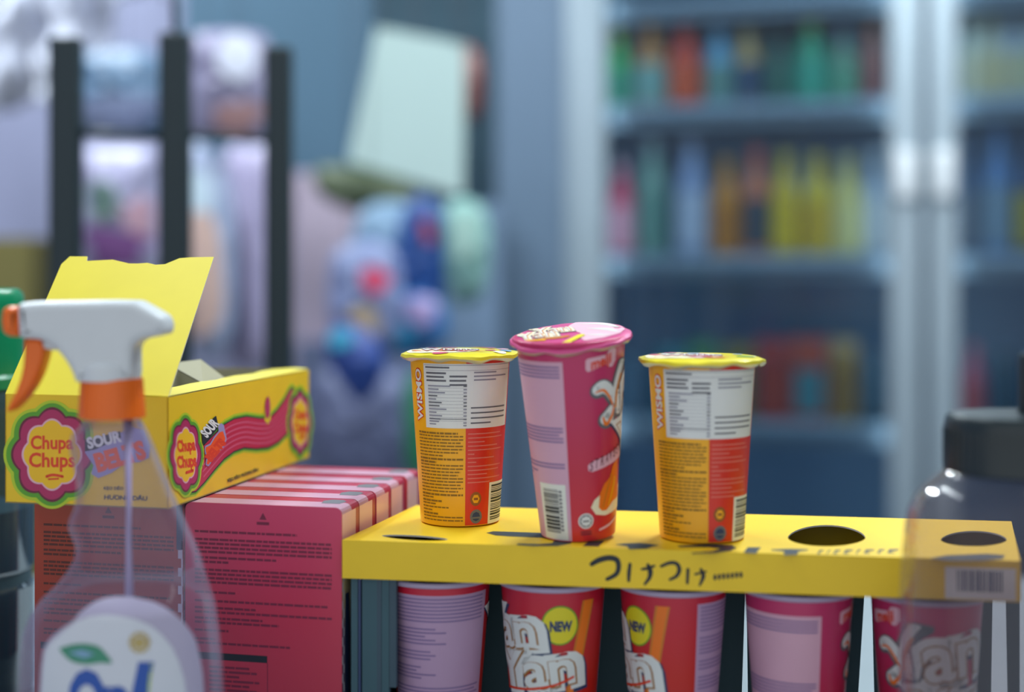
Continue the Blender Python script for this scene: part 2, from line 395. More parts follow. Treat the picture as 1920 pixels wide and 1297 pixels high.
# ---- art of the yellow and red cup (printed words: WISMO)
def wismo_art():
    r = random.Random(3); A = Art(); H = .100
    A.rect(7, .001, 150, H-.0005, 'red print', 0)
    A.rect(-46, .0585, 77, .0965, 'white print', 1)
    A.rect(-45, .0955, 76, .0958, 'grey ink', 2)
    A.lines(-43, -12, .0948, .0935, .002, 'ink soft', 2, .5, [1], 6, r)
    A.rect(-42, .0925, 76, .0927, 'grey ink', 2)
    A.lines(-42, -16, .0915, .0868, .0022, 'ink soft', 2, .5, [1, .9], 7, r)
    A.lines(-12, 8, .0897, .0845, .0025, 'ink soft', 2, .45, [1, .95], 6, r)
    y = .0838; wd = [.8, .4, .62, .35, .3, .5, .42, .66, .3, .5, .45]
    for k in range(11):
        A.rect(-40, y-.0008, -40+36*wd[k], y, 'grey ink' if k not in (3, 5, 6) else 'ink soft', 2)
        A.rect(4, y-.0008, 8, y, 'ink soft' if k in (0, 3, 5, 6) else 'grey ink', 2)
        A.rect(-40, y-.00150, 8, y-.00135, 'grey ink', 2); y -= .00195
    A.rect(-40, .0638, 8, .0642, 'ink soft', 2)
    A.lines(-40, -26, .0628, .0600, .0016, 'grey ink', 2, .45, [1, .7], 5, r); A.lines(4, 8, .0622, .0600, .0016, 'grey ink', 2, .5, [1], 5, r)
    A.lines(16, 66, .0918, .0870, .0022, 'grey ink', 2, .4, [.6, 1], 6, r)
    A.lines(13, 68, .0710, .0595, .0030, 'ink soft', 2, .28, [1, 1, 1, .5], 8, r)
    for off, m, L in ((.10, 'red print', 1), (.03, 'white print', 2)):
        B = Art(); B.text('WISMO', 0, 0, m, L, h=.0055, w=.0300, off=off)
        B.tf(lambda x, y: (-57-y/.0005, .0775+x)); 
        for k, (V, Fc) in B.it.items(): A._a(k[0], k[1], V, Fc)
    y0 = .0560; k = 0; ends = [.9, 1, 1, .95, 1, 1, .9, .6, 1, .45, 1, 1, .95, .9, 1, 1, .95, 1, .9, 1, .35, .55, .4, .7, .3, .45, 1, 1]
    y = y0
    for e in ends:
        x = -62; xe = -62+66*e; dark = k in (0, 8, 9, 19, 21, 25)
        while x < xe:
            ww = r.uniform(3, 11); A.rect(x, y-(.0011 if dark else .0008), min(x+ww, xe), y, 'brown ink', 1); x += ww+1.0
        y -= .00192; k += 1
    A.lines(10, 66, .0555, .0255, .0024, 'light red ink', 1, .28, [.9, 1, .4, .8, 1, .15, .7, .2, 1, .9, .5, 1, .6], 8, r)
    A.ell(22, .0165, 8.2, .0042, 'badge brown', 1); A.ell(22, .0165, 5.5, .0028, 'amber print', 2, 6); A.rect(19, .0158, 25, .0172, 'badge brown', 3)
    A.ell(23, .0060, 9, .0042, 'badge grey', 1); A.ell(23, .0060, 6, .0028, 'navy print', 2, 8); A.rect(14, .0048, 32, .0058, 'badge grey', 3)
    A.rect(43, .0008, 92, .0255, 'barcode white', 1)
    y = .0030
    while y < .0240:
        h = r.choice((.0004, .0004, .0007, .0011)); A.rect(47, y, 84, y+h, 'ink', 2); y += h+r.choice((.0005, .0006, .0009))
    return A
def wismo_lid(seed):
    r = random.Random(seed); A = Art()
    cols = ['pale pink print', 'sky print', 'white print', 'cream print', 'leaf green', 'caramel print', 'magenta print', 'ribbon light']
    A.ell(-.010, -.006, .022, .020, 'cream print', 0)
    for k in range(22):
        a = r.uniform(0, 6.28); q = r.uniform(.2, .92)*.033
        A.ell(q*math.cos(a), q*math.sin(a), r.uniform(.002, .006), r.uniform(.002, .005), r.choice(cols), 1+(k % 3), 12)
    A.text('Wismo', -.006, -.004, 'deep magenta', 5, w=.034, h=.016, off=.05); A.text('Wismo', -.006, -.004, 'white print', 6, w=.034, h=.016, off=.0)
    A.stroke([(-.028, .006), (-.012, .014), (.006, .010)], .0016, 'ink soft', 6); A.stroke([(-.026, -.016), (-.01, -.012), (.014, -.020)], .0018, 'letter red', 6)
    return A

def add_art(A, B, fn=None):
    for (L, m), (V, Fc) in B.it.items(): A._a(L, m, [fn(*v) for v in V] if fn else V, Fc)

# ---- the puffy two-word logo  "Yan Yan", built round (0,0), unit = metres on the cup surface
def yan_logo():
    A = Art()
    def word(t, cx, cy, h, w, rot):
        A.text(t, cx+.0006, cy-.0016, 'navy print', 4, h=h, w=w, off=.17, rot=rot)
        A.text(t, cx, cy, 'white print', 5, h=h, w=w, off=.15, rot=rot)
        A.text(t, cx, cy-.0004, 'logo brown', 6, h=h, w=w, off=.045, rot=rot)
        A.text(t, cx, cy, 'white print', 7, h=h, w=w, off=.022, rot=rot)
    word('Yan', -.0255, .0150, .0200, .050, .13)
    word('Yan', -.004, -.0050, .0200, .052, .13)
    A.stroke([(-.026, -.0215), (-.006, -.0185), (.012, -.0145), (.0235, -.0100)], .0030, 'navy print', 4)
    A.stroke([(-.024, -.0185), (-.004, -.0160), (.012, -.0125), (.0225, -.0085)], .0014, 'letter red', 8)
    A.stroke([(-.012, .0072), (-.004, .0090), (.003, .0085)], .0022, 'white print', 8)
    return A
M2D = 1/.00048        # metres of cup surface to degrees
def yan_red_art():      # panel of small print, logo, NEW badge, biscuit stick
    r = random.Random(5); A = Art(); H = .1157
    A.rect(80, .001, 215, H-.009, 'lavender panel', 0)
    for y0, y1, e in ((.105, .091, [1]), (.088, .078, [.5, .6, .4]), (.075, .069, [.45, .5]), (.066, .058, [.35, .3, .5]), (.054, .040, [1, .95]), (.037, .031, [.5]), (.028, .008, [.9, 1])):
        A.lines(84, 208, y0, y1, .0021, 'lavender ink', 1, .45, e, 9, r)
    add_art(A, yan_logo(), lambda x, y: (-22+x*M2D, .0715+y))
    A.ell(8, .0925, 21, .0112, 'leaf green', 2); A.ell(8, .0925, 19.5, .0104, 'new yellow', 3)
    A.text('NEW', 9, .0920, 'navy print', 4, h=.0052, w=24, off=.06)
    for off, m, L in ((0, 'caramel print', 1), (2.5, 'orange print', 2)):
        A.poly([(50-off, H-.010), (34+off, H-.010), (8+off, .030), (0, .012), (10, .010), (22-off, .030)], m, L)
    A.poly([(-60, .0), (-20, .0), (10, .022), (30, .030), (10, .010), (60, .004), (60, .0)], 'caramel print', 1)
    return A
def yan_pink_art():
    r = random.Random(9); A = Art(); H = .110
    A.rect(-118, .001, -9, H-.007, 'pale label', 0)
    for y0, y1, e in ((.1005, .0935, [1, 1, 1]), (.066, .0575, [1, 1, .95]), (.0455, .043, [1]), (.0405, .037, [.55, .4])):
        A.lines(-112, -13, y0, y1, .0019, 'lavender ink', 1, .5, e, 9, r)
    A.rect(-56, .0015, -14, .0335, 'barcode white', 2)
    y = .0055
    while y < .0300:
        h = r.choice((.0004, .0005, .0009, .0015)); A.rect(-50, y, -25, y+h, 'ink', 3); y += h+r.choice((.0005, .0006, .0009))
    A.lines(-24, -20, .030, .006, .0022, 'ink soft', 3, .6, [1], 3, r)
    g = px_cup(1069, 1083, 1012, 3230, 70, 100, .103)
    def P(pts): return [g(*p) for p in pts]
    # brand word on its pale plate
    A.poly(P([(1095, 678), (1099, 675), (1124, 672), (1134, 671), (1138, 663), (1146, 661), (1151, 664), (1150, 684), (1144, 695), (1137, 694), (1132, 688), (1110, 696), (1099, 699), (1095, 694)]), 'pale pink print', 2)
    c = g(1122, 683); B = Art(); B.text('meiji', 0, 0, 'letter red', 3, h=8.4, w=25, off=.035)
    add_art(A, B, lambda x, y: (c[0]+2+x, c[1]-.0008+y*.00085+x*.00011))
    # big white letter with caramel shading
    def stroke_px(pts, wpx, m, L):
        P3 = catmull([(x, y, 0) for x, y in pts]) if len(pts) > 2 else [Vector((x, y, 0)) for x, y in pts]
        n = len(P3); ww = wpx if isinstance(wpx, list) else [wpx]*2; vs = []; fs = []
        for i, p in enumerate(P3):
            d = (P3[min(i+1, n-1)]-P3[max(i-1, 0)]).normalized(); nn = Vector((-d.y, d.x, 0)); t = i/(n-1)*(len(ww)-1); a = int(min(t, len(ww)-2)); q = ww[a]+(ww[a+1]-ww[a])*(t-a)
            vs += [g(*(p+nn*q/2)[:2]), g(*(p-nn*q/2)[:2])]
            if i: fs.append((2*i-2, 2*i-1, 2*i+1, 2*i))
        A._a(L, m, vs, fs)
        for p, q in ((P3[0], ww[0]), (P3[-1], ww[-1])): A.poly([g(p.x+q/2*math.cos(k*PI/7), p.y+q/2*math.sin(k*PI/7)) for k in range(14)], m, L)
    for dw, m, L, dy in ((9, 'ink soft', 2, 2), (6, 'badge grey', 3, 1), (0, 'white print', 4, 0)):
        stroke_px([(1117, 733+dy), (1127, 729+dy), (1138, 738+dy), (1143, 752+dy)], [20+dw, 24+dw, 18+dw, 10+dw], m, L)
        stroke_px([(1162, 690+dy), (1152, 725+dy), (1146, 765+dy)], [8+dw, 9+dw, 8+dw], m, L)
        stroke_px([(1146, 765+dy), (1137, 782+dy), (1134, 788+dy)], [8+dw, 20+dw, 24+dw], m, L)
        stroke_px([(1158, 745+dy), (1156, 780+dy)], [12+dw, 10+dw], m, L)
    stroke_px([(1113, 738), (1127, 735), (1138, 748), (1145, 766)], [2, 5, 4, 2], 'orange print', 5)
    stroke_px([(1127, 785), (1133, 798), (1143, 785), (1147, 768)], [3, 7, 4, 2], 'orange print', 5)
    stroke_px([(1160, 712), (1152, 742), (1150, 770)], [3, 4, 3], 'caramel print', 5)
    # second half of the logo runs on round the side of the cup
    B = Art()
    for tt, cx_, cy_, w_, h_ in (('an', .0055, .012, .034, .018), ('Yan', .006, -.012, .048, .020)):
        for q, (off, m, L) in enumerate(((.17, 'navy print', 4), (.15, 'white print', 5), (.045, 'logo brown', 6), (.022, 'white print', 7))):
            B.text(tt, cx_, cy_-(.0016 if q == 0 else 0), m, L, h=h_, w=w_, off=off, rot=.14)
    add_art(A, B, lambda x, y: (104+x*M2D, .0690+y))
    # flavour banner
    A.poly(P([(1100, 870), (1106, 863), (1150, 850), (1160, 843)])+[(95, .056), (95, .046)]+P([(1160, 866), (1140, 874), (1108, 882), (1101, 879)]), 'pale pink print', 2)
    for k, ch in enumerate('STRAWBERRY'):
        a, v = 21+k*7.6, .0437+k*.00105; A.text(ch, a, v, 'deep magenta', 3, h=.0054, w=5.0, off=.01, shear=.2)
    # biscuits in cream
    A.poly(P([(1106, 948), (1112, 935), (1126, 924), (1150, 925)])+[(92, .030), (95, .014)]+P([(1155, 962), (1132, 967), (1115, 962)]), 'cream print', 2)
    A.poly(P([(1120, 950), (1122, 925), (1130, 908), (1140, 898), (1146, 878), (1150, 872)])+[(70, .044), (80, .022)]+P([(1146, 945), (1134, 958), (1126, 957)]), 'orange print', 3)
    stroke_px([(1128, 950), (1134, 925), (1144, 895)], [2, 3, 2], 'caramel print', 4); stroke_px([(1138, 950), (1146, 920), (1149, 900)], [2, 3, 2], 'amber print', 4)
    c = g(1097, 972); A.ell(c[0], c[1], 11, .0044, 'white print', 2); A.ell(c[0], c[1], 9, .0036, 'badge grey', 3); A.ell(c[0], c[1], 7.6, .0030, 'white print', 4, lobes=8, depth=.2); A.rect(c[0]-4.5, c[1]-.0005, c[0]+4.5, c[1]+.0004, 'badge grey', 5)
    A.lines(c[0]-8, c[0]+8, .0065, .005, .0014, 'deep magenta', 2, .5, [1], 6, r)
    A.poly(P([(1121, 994), (1121, 990), (1140, 984), (1152, 975), (1152, 980), (1140, 989)]), 'pale pink print', 2)
    return A
def pink_lid():
    A = Art()
    A.poly([(.003, .030), (.012, .031), (.022, .026), (.029, .016), (.031, .004), (.028, -.008), (.018, -.018), (.008, -.022), (.004, -.012), (.006, -.004), (.001, .008), (-.001, .020)], 'pale pink print', 0)
    A.stroke([(.006, .022), (.018, .020), (.027, .008)], [.001, .005, .002], 'off white', 1); A.stroke([(.010, .008), (.020, .004), (.026, -.004)], [.001, .006, .002], 'off white', 1)
    A.stroke([(.008, -.008), (.016, -.010), (.022, -.012)], [.001, .004, .001], 'off white', 1)
    for t, cx, cy in (('Yan', -.0195, .000), ('Yan', -.0110, .0105)):
        A.text(t, cx, cy-.0005, 'ink soft', 2, h=.015, w=.021, off=.12, rot=.15); A.text(t, cx, cy, 'cream print', 3, h=.015, w=.021, off=.10, rot=.15); A.text(t, cx, cy, 'off white', 5, h=.015, w=.021, off=.0, rot=.15); A.text(t, cx, cy, 'caramel print', 4, h=.015, w=.021, off=.03, rot=.15)
    A.stroke([(-.016, -.010), (-.008, -.011), (-.002, -.009)], .004, 'caramel print', 2); A.stroke([(-.024, -.012), (-.015, -.014)], .003, 'amber print', 3)
    A.stroke([(-.003, -.026), (.006, -.010)], .0044, 'new yellow', 6)
    return A

TRAY = -0.1536
def face_cam(x, y): return math.atan2(-x, y) if False else -math.atan2(x, y)
wa = wismo_art()
for (px, Y, lab, s) in ((862.5, .861, 'yellow and red snack cup at the tray end beside the crimson boxes', 1), (1315.5, .8095, 'yellow and red snack cup standing between the pink cup and a round hole', 2)):
    X = (px-960)/F*Y
    make_cup('snack_cup', lab, 'amber print', wa, .1038, .0237, .0302, .0358, 'foil yellow', wismo_lid(s), (X, Y, CZ+TRAY+.0003), face_cam(X, Y)+(0 if s == 1 else .03), group='yellow and red cups on the tray', rimmat='foil edge')
Yp = .813; Xp = (1084-960)/F*Yp
tp = make_cup('snack_cup', 'tall pink strawberry snack cup leaning between the two yellow cups on the tray', 'cup pink', yan_pink_art(), .1155, .0213, .0308, .0345, 'foil pink', pink_lid(), (Xp, Yp, CZ+TRAY+.0018), 0, tilt=(math.radians(5.0), math.radians(-2.2)), lid_tilt=(math.radians(4.5), math.radians(-2)), rimmat='cup pink')
tp.rotation_euler = (math.radians(5.0), math.radians(-2.2), face_cam(Xp, Yp))

# =================================================================== TRAY
e1 = Vector((.9877, -.157, 0)).normalized()
FL = Vector((-.0955, .80, CZ+TRAY)); FR = FL+e1*.3655
BL = Vector((-.0619, .9164, CZ+TRAY)); BR = BL+e1*.368; BR.z = FR.z
def build_tray():
    t = thing('display_tray', 'yellow cardboard display tray with round holes carrying three snack cups', 'display tray', (FL.x, FL.y, CZ+TRAY))
    off = Vector((FL.x, FL.y, CZ+TRAY)); TH = .0215
    def rel(p): return p-off
    holes = []
    def eye(cx, cy, hw, up, dn, skew=0):
        pts = []
        for k in range(40):
            a = 2*PI*k/40; c, s_ = math.cos(a), math.sin(a)
            pts.append(onz(cx+hw*c, cy-(up if s_ > 0 else dn)*(abs(s_)**1.15)*(1 if s_ > 0 else -1)+skew*c, TRAY))
        return pts
    holes.append(eye(778, 1007.5, 62, 4.2, 5.2, 3.5)); holes.append(eye(1550, 1008, 73, 24, 16)); holes.append(eye(1826, 1012, 62, 17, 12))
    mb = MB(); bm = bmesh.new()
    def loop(pts, n=1):
        vs = [bm.verts.new(rel(p)) for p in pts]; return [bm.edges.new((vs[i], vs[(i+1) % len(vs)])) for i in range(len(vs))]
    es = loop([FL, FR, BR, BL])
    for h in holes: es += loop(h)
    bmesh.ops.triangle_fill(bm, edges=es, use_beauty=True, use_dissolve=False)
    for f in bm.faces:
        if f.normal.z < 0: f.normal_flip()
    mb.bm(bm, 'yellow card')
    c = [rel(p) for p in (FL, FR, BR, BL)]; d = Vector((0, 0, -TH)); bv = .0012
    for a, b in ((0, 1), (1, 2), (2, 3), (3, 0)): mb.add([c[a], c[b], c[b]+d, c[a]+d], [(0, 1, 2, 3)][::-1], 'yellow card')
    for h in holes:        # cut edge of the card
        hh = [rel(p) for p in h]; n = len(hh)
        mb.add(hh+[p+Vector((0, 0, -.0009)) for p in hh], [(i, (i+1) % n, n+(i+1) % n, n+i) for i in range(n)], 'off white')
    A = Art()
    px0 = Vector((FL.x, FL.y, 0)); nrm = Vector((-e1.y, e1.x, 0))
    def fr(x, y):          # picture point -> (u,v) on the front face
        r_ = (x-960)/F; s_ = (r_*px0.y-px0.x)/(e1.x-r_*e1.y); Y = px0.y+e1.y*s_; return (s_, -(y-HOR)/F*Y-TRAY)
    def z(p): return fr(840+p[0]/3.2, 930+p[1]/3.2)
    def brush(pts, ws): A.stroke([z(p) for p in pts], [w_/3.2*.00029 for w_ in ws], 'ink', 0)
    brush([(862, 408), (905, 384), (965, 370), (1012, 382), (1024, 425), (1008, 468), (955, 498)], [26, 34, 34, 34, 30, 28, 22])
    brush([(1092, 408), (1086, 460), (1084, 508)], [20, 24, 18]); brush([(1163, 438), (1200, 432), (1238, 418)], [14, 20, 14]); brush([(1200, 412), (1214, 450), (1208, 490), (1180, 528)], [20, 32, 24, 14])
    brush([(1280, 420), (1330, 400), (1372, 405), (1388, 440), (1372, 478), (1332, 500)], [18, 22, 24, 26, 22, 16])
    brush([(1440, 440), (1436, 520)], [20, 18]); brush([(1485, 468), (1548, 452)], [14, 12]); brush([(1518, 440), (1532, 480), (1510, 535)], [18, 26, 12])
    for k in range(7):       # row of tiny unreadable characters
        a = z((1592+k*26, 486-k*2.5)); b = z((1612+k*26, 486-k*2.5)); A.ell((a[0]+b[0])/2, a[1], .00085, .0018, 'ink', 0, 8); A.rect((a[0]+b[0])/2-.0010, a[1]+(k % 3-1)*.0008, (a[0]+b[0])/2+.0010, a[1]+(k % 3-1)*.0008+.0006, 'ink', 0)
    a = fr(1772, 1062); b = fr(1905, 1126); A.rect(a[0], b[1], b[0], a[1], 'white print', 0)
    r = random.Random(4); x = a[0]+.006
    while x < b[0]-.006:
        w_ = r.choice((.0006, .001, .0016)); A.rect(x, b[1]+.004, x+w_, a[1]-.0015, 'navy print', 1); x += w_+r.choice((.0005, .0008))
    A.apply(mb, lambda u, v, h: tuple(rel(Vector((px0.x+e1.x*u-nrm.x*h, px0.y+e1.y*u-nrm.y*h, CZ+TRAY+v)))), h0=.0001)
    B = Art()
    def top(pts, m='ink', L=0): B.poly([tuple(onz(x, y, TRAY)[:2]) for x, y in pts], m, L)
    mat('ink print top', '#2a3438', .45)
    I = 'ink print top'
    top([(912, 999), (925, 996), (1010, 999), (1055, 1004), (1076, 1012), (1070, 1019), (1045, 1024), (1000, 1024), (968, 1022), (972, 1019), (1010, 1020), (1035, 1018), (1040, 1013), (1015, 1008), (960, 1006), (930, 1004)], I)
    top([(1092, 1024), (1104, 1015), (1133, 1014), (1122, 1025)], I)
    top([(1153, 1021), (1170, 1019), (1200, 1018), (1236, 1022), (1222, 1025), (1212, 1029), (1180, 1030), (1176, 1024)], I)
    top([(1270, 1023), (1330, 1020), (1372, 1022), (1381, 1027), (1370, 1033), (1340, 1037), (1297, 1039), (1297, 1036), (1335, 1033), (1352, 1029), (1330, 1026), (1275, 1026)], I)
    top([(1394, 1036), (1402, 1026), (1427, 1026), (1417, 1038)], I)
    top([(1446, 1030), (1480, 1029), (1516, 1030), (1514, 1032), (1498, 1034), (1494, 1040), (1470, 1041), (1470, 1034), (1447, 1032)], I)
    x = 1532
    for wpx in (14, 10, 16, 20, 12, 22, 16, 24):
        top([(x, 1039-(x-1532)*.012), (x+5, 1031-(x-1532)*.012), (x+wpx, 1031-(x-1532)*.012), (x+wpx-5, 1034-(x-1532)*.012), (x+4, 1035-(x-1532)*.012), (x+wpx-7, 1038.5-(x-1532)*.012)], I); x += wpx+3
    top([(1742, 1047), (1775, 1041), (1850, 1038), (1885, 1041), (1880, 1048), (1840, 1051), (1780, 1051)], I)
    B.apply(mb, lambda u, v, h: tuple(Vector((u, v, CZ+TRAY+h))-off), h0=.00012)
    mb.build('tray_sleeve', t)
    mb = MB(); q = [rel(p)+Vector((0, 0, -TH)) for p in (FL, FR, BR, BL)]
    ce = sum(q, Vector())/4; q = [ce+(p-ce)*.997 for p in q]
    mb.add([p+Vector((0, 0, .0010)) for p in q]+q, [(0, 1, 2, 3), (7, 6, 5, 4), (0, 4, 5, 1), (1, 5, 6, 2), (2, 6, 7, 3), (3, 7, 4, 0)], mat('tray underside', '#4a5560', .7))
    mb.build('tray_base', t)
    # legs and back board carrying the tray; dark boards also stand in for shade
    zb = -(CZ+TRAY-ZC); nb = Vector((-e1.y, e1.x, 0))
    def board(name, a, b, th, m):
        mb = MB(); n = Vector((-(b-a).y, (b-a).x, 0)).normalized()*th
        P = [a, b, b+n, a+n]; mb.add([p+Vector((0, 0, -TH)) for p in P]+[Vector((p.x, p.y, zb+.0004)) for p in P], [(0, 1, 2, 3), (7, 6, 5, 4), (0, 4, 5, 1), (1, 5, 6, 2), (2, 6, 7, 3), (3, 7, 4, 0)], m); return mb.build(name, t)
    o0 = rel(FL)+nb*.078
    def at(px):
        o = FL+nb*.078; r_ = (px-960)/F; return o0+e1*((r_*o.y-o.x)/(e1.x-r_*e1.y))
    def slab(t0, t1, b0, b1, y0=None, y1=None):      # upright board whose side edges may slant
        T0, T1, B0, B1 = at(t0), at(t1), at(b0), at(b1); n = nb*.002; zt = -TH if y0 is None else y0; zl = zb+.0004 if y1 is None else y1
        mb = MB(); P = [T0, T1, T1+n, T0+n]; Q = [B0, B1, B1+n, B0+n]
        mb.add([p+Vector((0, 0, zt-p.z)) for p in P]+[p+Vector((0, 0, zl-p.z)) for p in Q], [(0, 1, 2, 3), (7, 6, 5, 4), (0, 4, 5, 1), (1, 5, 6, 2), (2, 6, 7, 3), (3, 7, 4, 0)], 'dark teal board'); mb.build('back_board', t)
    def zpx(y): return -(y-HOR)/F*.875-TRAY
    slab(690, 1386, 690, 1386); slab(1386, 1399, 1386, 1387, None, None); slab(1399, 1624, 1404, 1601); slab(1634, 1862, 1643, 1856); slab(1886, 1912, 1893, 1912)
    mb = MB(); a = rel(FL)+nb*.006+e1*.0035
    for k, (s0, s1, m) in enumerate(((0, .0038, 'dark teal board'), (.0042, .0056, 'navy print'), (.0064, .0150, 'dark teal board'), (.0150, .0176, mat('slate edge', '#38505e', .5)), (.0178, .0220, 'dark teal board'), (.0222, .0262, 'slate edge'))):
        p = a+e1*s0; q_ = a+e1*s1
        if m == 'slate edge': lo = zb+.055
        else: lo = zb+.0004
        pts = [p, q_, q_+nb*.07, p+nb*.07]
        if k >= 3: pts = [p, q_, q_+nb*.004, p+nb*.004]
        mb.add([v_+Vector((0, 0, -TH)) for v_ in pts]+[Vector((v_.x, v_.y, lo)) for v_ in pts], [(0, 1, 2, 3), (7, 6, 5, 4), (0, 4, 5, 1), (1, 5, 6, 2), (2, 6, 7, 3), (3, 7, 4, 0)], m)
    mb.build('side_board', t)
    return t
build_tray()

# ---- five cups under the tray
ra, pa = yan_red_art(), yan_pink_art()
nb = Vector((-e1.y, e1.x, 0)); P0 = FL+nb*.0365
under = [(823, ra, 'cup red', -150, 'red snack cup with lilac small-print panel, hanging nearest the pink boxes under the tray'),
         (1037, ra, 'cup red', 0, 'red snack cup with round NEW badge in full view under the tray front'),
         (1262, ra, 'cup red', -53, 'red snack cup half turned, NEW badge at its edge, lilac panel on its other side'),
         (1497, pa, 'cup pink', 34, 'pink snack cup with pale label panel facing out under the tray'),
         (1737, pa, 'cup pink', -82, 'pink snack cup with puffy white lettering, seen partly through the clear pump bottle')]
for px, art, base, rot, lab in under:
    r_ = (px-960)/F; s_ = (r_*P0.y-P0.x)/(e1.x-r_*e1.y); p = P0+e1*s_
    make_cup('snack_cup', lab.replace('hanging', 'standing'), base, art, -COUNT+TRAY-.0215-.0012, .0213, .0300, .0338, None, None, (p.x, p.y, ZC+.0003), face_cam(p.x, p.y)+math.radians(rot), group='snack cups in the row under the tray')

# =================================================================== SNACK BOXES
AY = math.radians(12.7); ex = Vector((math.cos(AY), -math.sin(AY), 0)); ey = Vector((math.sin(AY), math.cos(AY), 0))
BH = .1365; BOXH = -COUNT-BH; BW = .0958; BT = .0302
C0 = Vector((-.096, .805, ZC))
mat('box top', '#c094a8', .35, scale=60, var=.15); mat('box ink', '#782640', .5); mat('box edge', '#a82a48', .35); mat('rust ink', '#5a2418', .5)
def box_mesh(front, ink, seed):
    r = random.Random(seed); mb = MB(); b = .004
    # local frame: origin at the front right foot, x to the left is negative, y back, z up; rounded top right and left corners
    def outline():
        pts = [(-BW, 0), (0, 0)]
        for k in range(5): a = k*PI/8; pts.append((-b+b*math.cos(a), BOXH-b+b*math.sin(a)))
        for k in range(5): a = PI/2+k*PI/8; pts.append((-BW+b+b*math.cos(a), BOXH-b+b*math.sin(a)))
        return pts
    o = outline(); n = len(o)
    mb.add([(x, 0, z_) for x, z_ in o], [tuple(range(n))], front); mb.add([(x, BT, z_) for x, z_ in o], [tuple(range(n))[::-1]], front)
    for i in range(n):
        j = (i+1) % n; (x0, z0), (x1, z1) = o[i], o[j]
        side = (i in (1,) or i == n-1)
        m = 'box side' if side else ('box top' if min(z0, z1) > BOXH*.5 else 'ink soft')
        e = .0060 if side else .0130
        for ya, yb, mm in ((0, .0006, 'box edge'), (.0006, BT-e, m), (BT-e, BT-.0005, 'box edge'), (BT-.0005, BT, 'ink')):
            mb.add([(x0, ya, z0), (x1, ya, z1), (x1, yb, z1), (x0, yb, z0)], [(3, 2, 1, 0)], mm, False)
    A = Art()                                       # front print
    A.poly([(-BW*.52, BOXH-.0085), (-BW*.52+.0022, BOXH-.0045), (-BW*.52+.0044, BOXH-.0085)], ink, 0); A.rect(-BW*.52-.0016, BOXH-.0115, -BW*.52+.006, BOXH-.0098, ink, 0)
    rows = [(.016, [.75]), (.0205, [1, 1, 1, 1]), (.031, [.6]), (.0335, [.25]), (.038, [1, 1, 1, 1]), (.051, [.3]), (.056, [.97]), (.060, [.45]), (.0625, [1]), (.066, [.5, .62]), (.073, [.25]), (.078, [.15, .7])]
    for y, es in rows:
        for k, e in enumerate(es):
            y0 = BOXH-y-k*.0024; x = -BW+.006; xe = x+(BW-.012)*e
            while x < xe:
                w_ = r.uniform(.002, .006); A.rect(x, y0-.0013, min(x+w_, xe), y0, ink, 0); x += w_+.0006
    A.rect(-BW+.004, BOXH-.0905, -BW*.47, BOXH-.0865, 'ink', 0)
    A.lines(-BW+.015, -BW*.52, BOXH-.094, .006, .0026, ink, 0, .5, [.8, .95, .6, 1], 5, r); A.rect(-BW*.47, .002, -BW*.47+.0004, BOXH-.0905, ink, 0)
    A.apply(mb, lambda u, v, h: (u, -h, v), h0=.0001)
    B = Art(); k = 0; y = .004                      # checks running down both edges
    while y < BOXH-.038:
        B.rect(.0004, y, .0022, y+.0052, 'checker white', 0); B.rect(.0026, y+.0052, .0042, y+.0104, 'checker white', 0); y += .0104
    B.rect(.006, .003, .012, BOXH-.05, 'navy print', 0); B.rect(.016, .003, .024, BOXH-.05, 'ink soft', 0)
    B.apply(mb, lambda u, v, h: (h, u, v), h0=.0001)
    Cc = Art(); y = .008
    while y < BOXH-.03:
        Cc.rect(-.0032, y, -.0004, y+.0050, 'checker white', 0); Cc.rect(-.0012, y+.005, -.0002, y+.0104, 'checker white', 0); y += .0104
    if front == 'box rust': Cc.rect(-.0042, BOXH-.028, -.0002, BOXH-.002, 'slate edge', 0); Cc.apply(mb, lambda u, v, h: (u, -h, v), h0=.0002)
    D = Art(); D.poly([(-.017, BT*.42), (-.006, BT*.42), (-.0045, BT*.70), (-.008, BT*.86), (-.015, BT*.86), (-.0185, BT*.70)], 'ink soft', 0)   # thumb notch
    D.apply(mb, lambda u, v, h: (u, v, BOXH+h), h0=.0001)
    return mb
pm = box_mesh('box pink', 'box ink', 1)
first = None
pink_labels = ['crimson snack box with rows of dark print, frontmost beside the yellow tray',
               'crimson snack box standing second in the row beside the yellow tray',
               'crimson snack box in the middle of the row of five beside the tray',
               'crimson snack box standing fourth in the row, in front of the rearmost one',
               'crimson snack box with wide red band, rearmost of the row by the yellow cup']
for i, lab in enumerate(pink_labels):
    p = C0+ey*(i*(BT+.0006))
    if first is None: o = pm.build('snack_box'); first = o
    else: o = first.copy(); COL.objects.link(o)
    p = p+ex*random.uniform(-.0006, .0002)
    if i == 4: p = p+ey*.003
    o.location = (p.x, p.y, ZC); o.rotation_euler.z = -AY
    tag(o, lab, 'snack box', 'crimson snack boxes in a row')
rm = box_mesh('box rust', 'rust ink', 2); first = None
for i in range(5):
    p = C0+ey*(i*(BT+.0006))-ex*(BW+.0016)
    if first is None: o = rm.build('snack_box'); first = o
    else: o = first.copy(); COL.objects.link(o)
    o.location = (p.x, p.y, ZC); o.rotation_euler.z = -AY
    tag(o, 'rust-red snack box behind the clear spray bottle and under the yellow candy box', 'snack box', 'rust-red snack boxes under the candy box')
    if i: o['label'] = 'rust-red snack box hidden behind the front one under the yellow candy box'; o['group'] = 'hidden rust-red snack boxes'

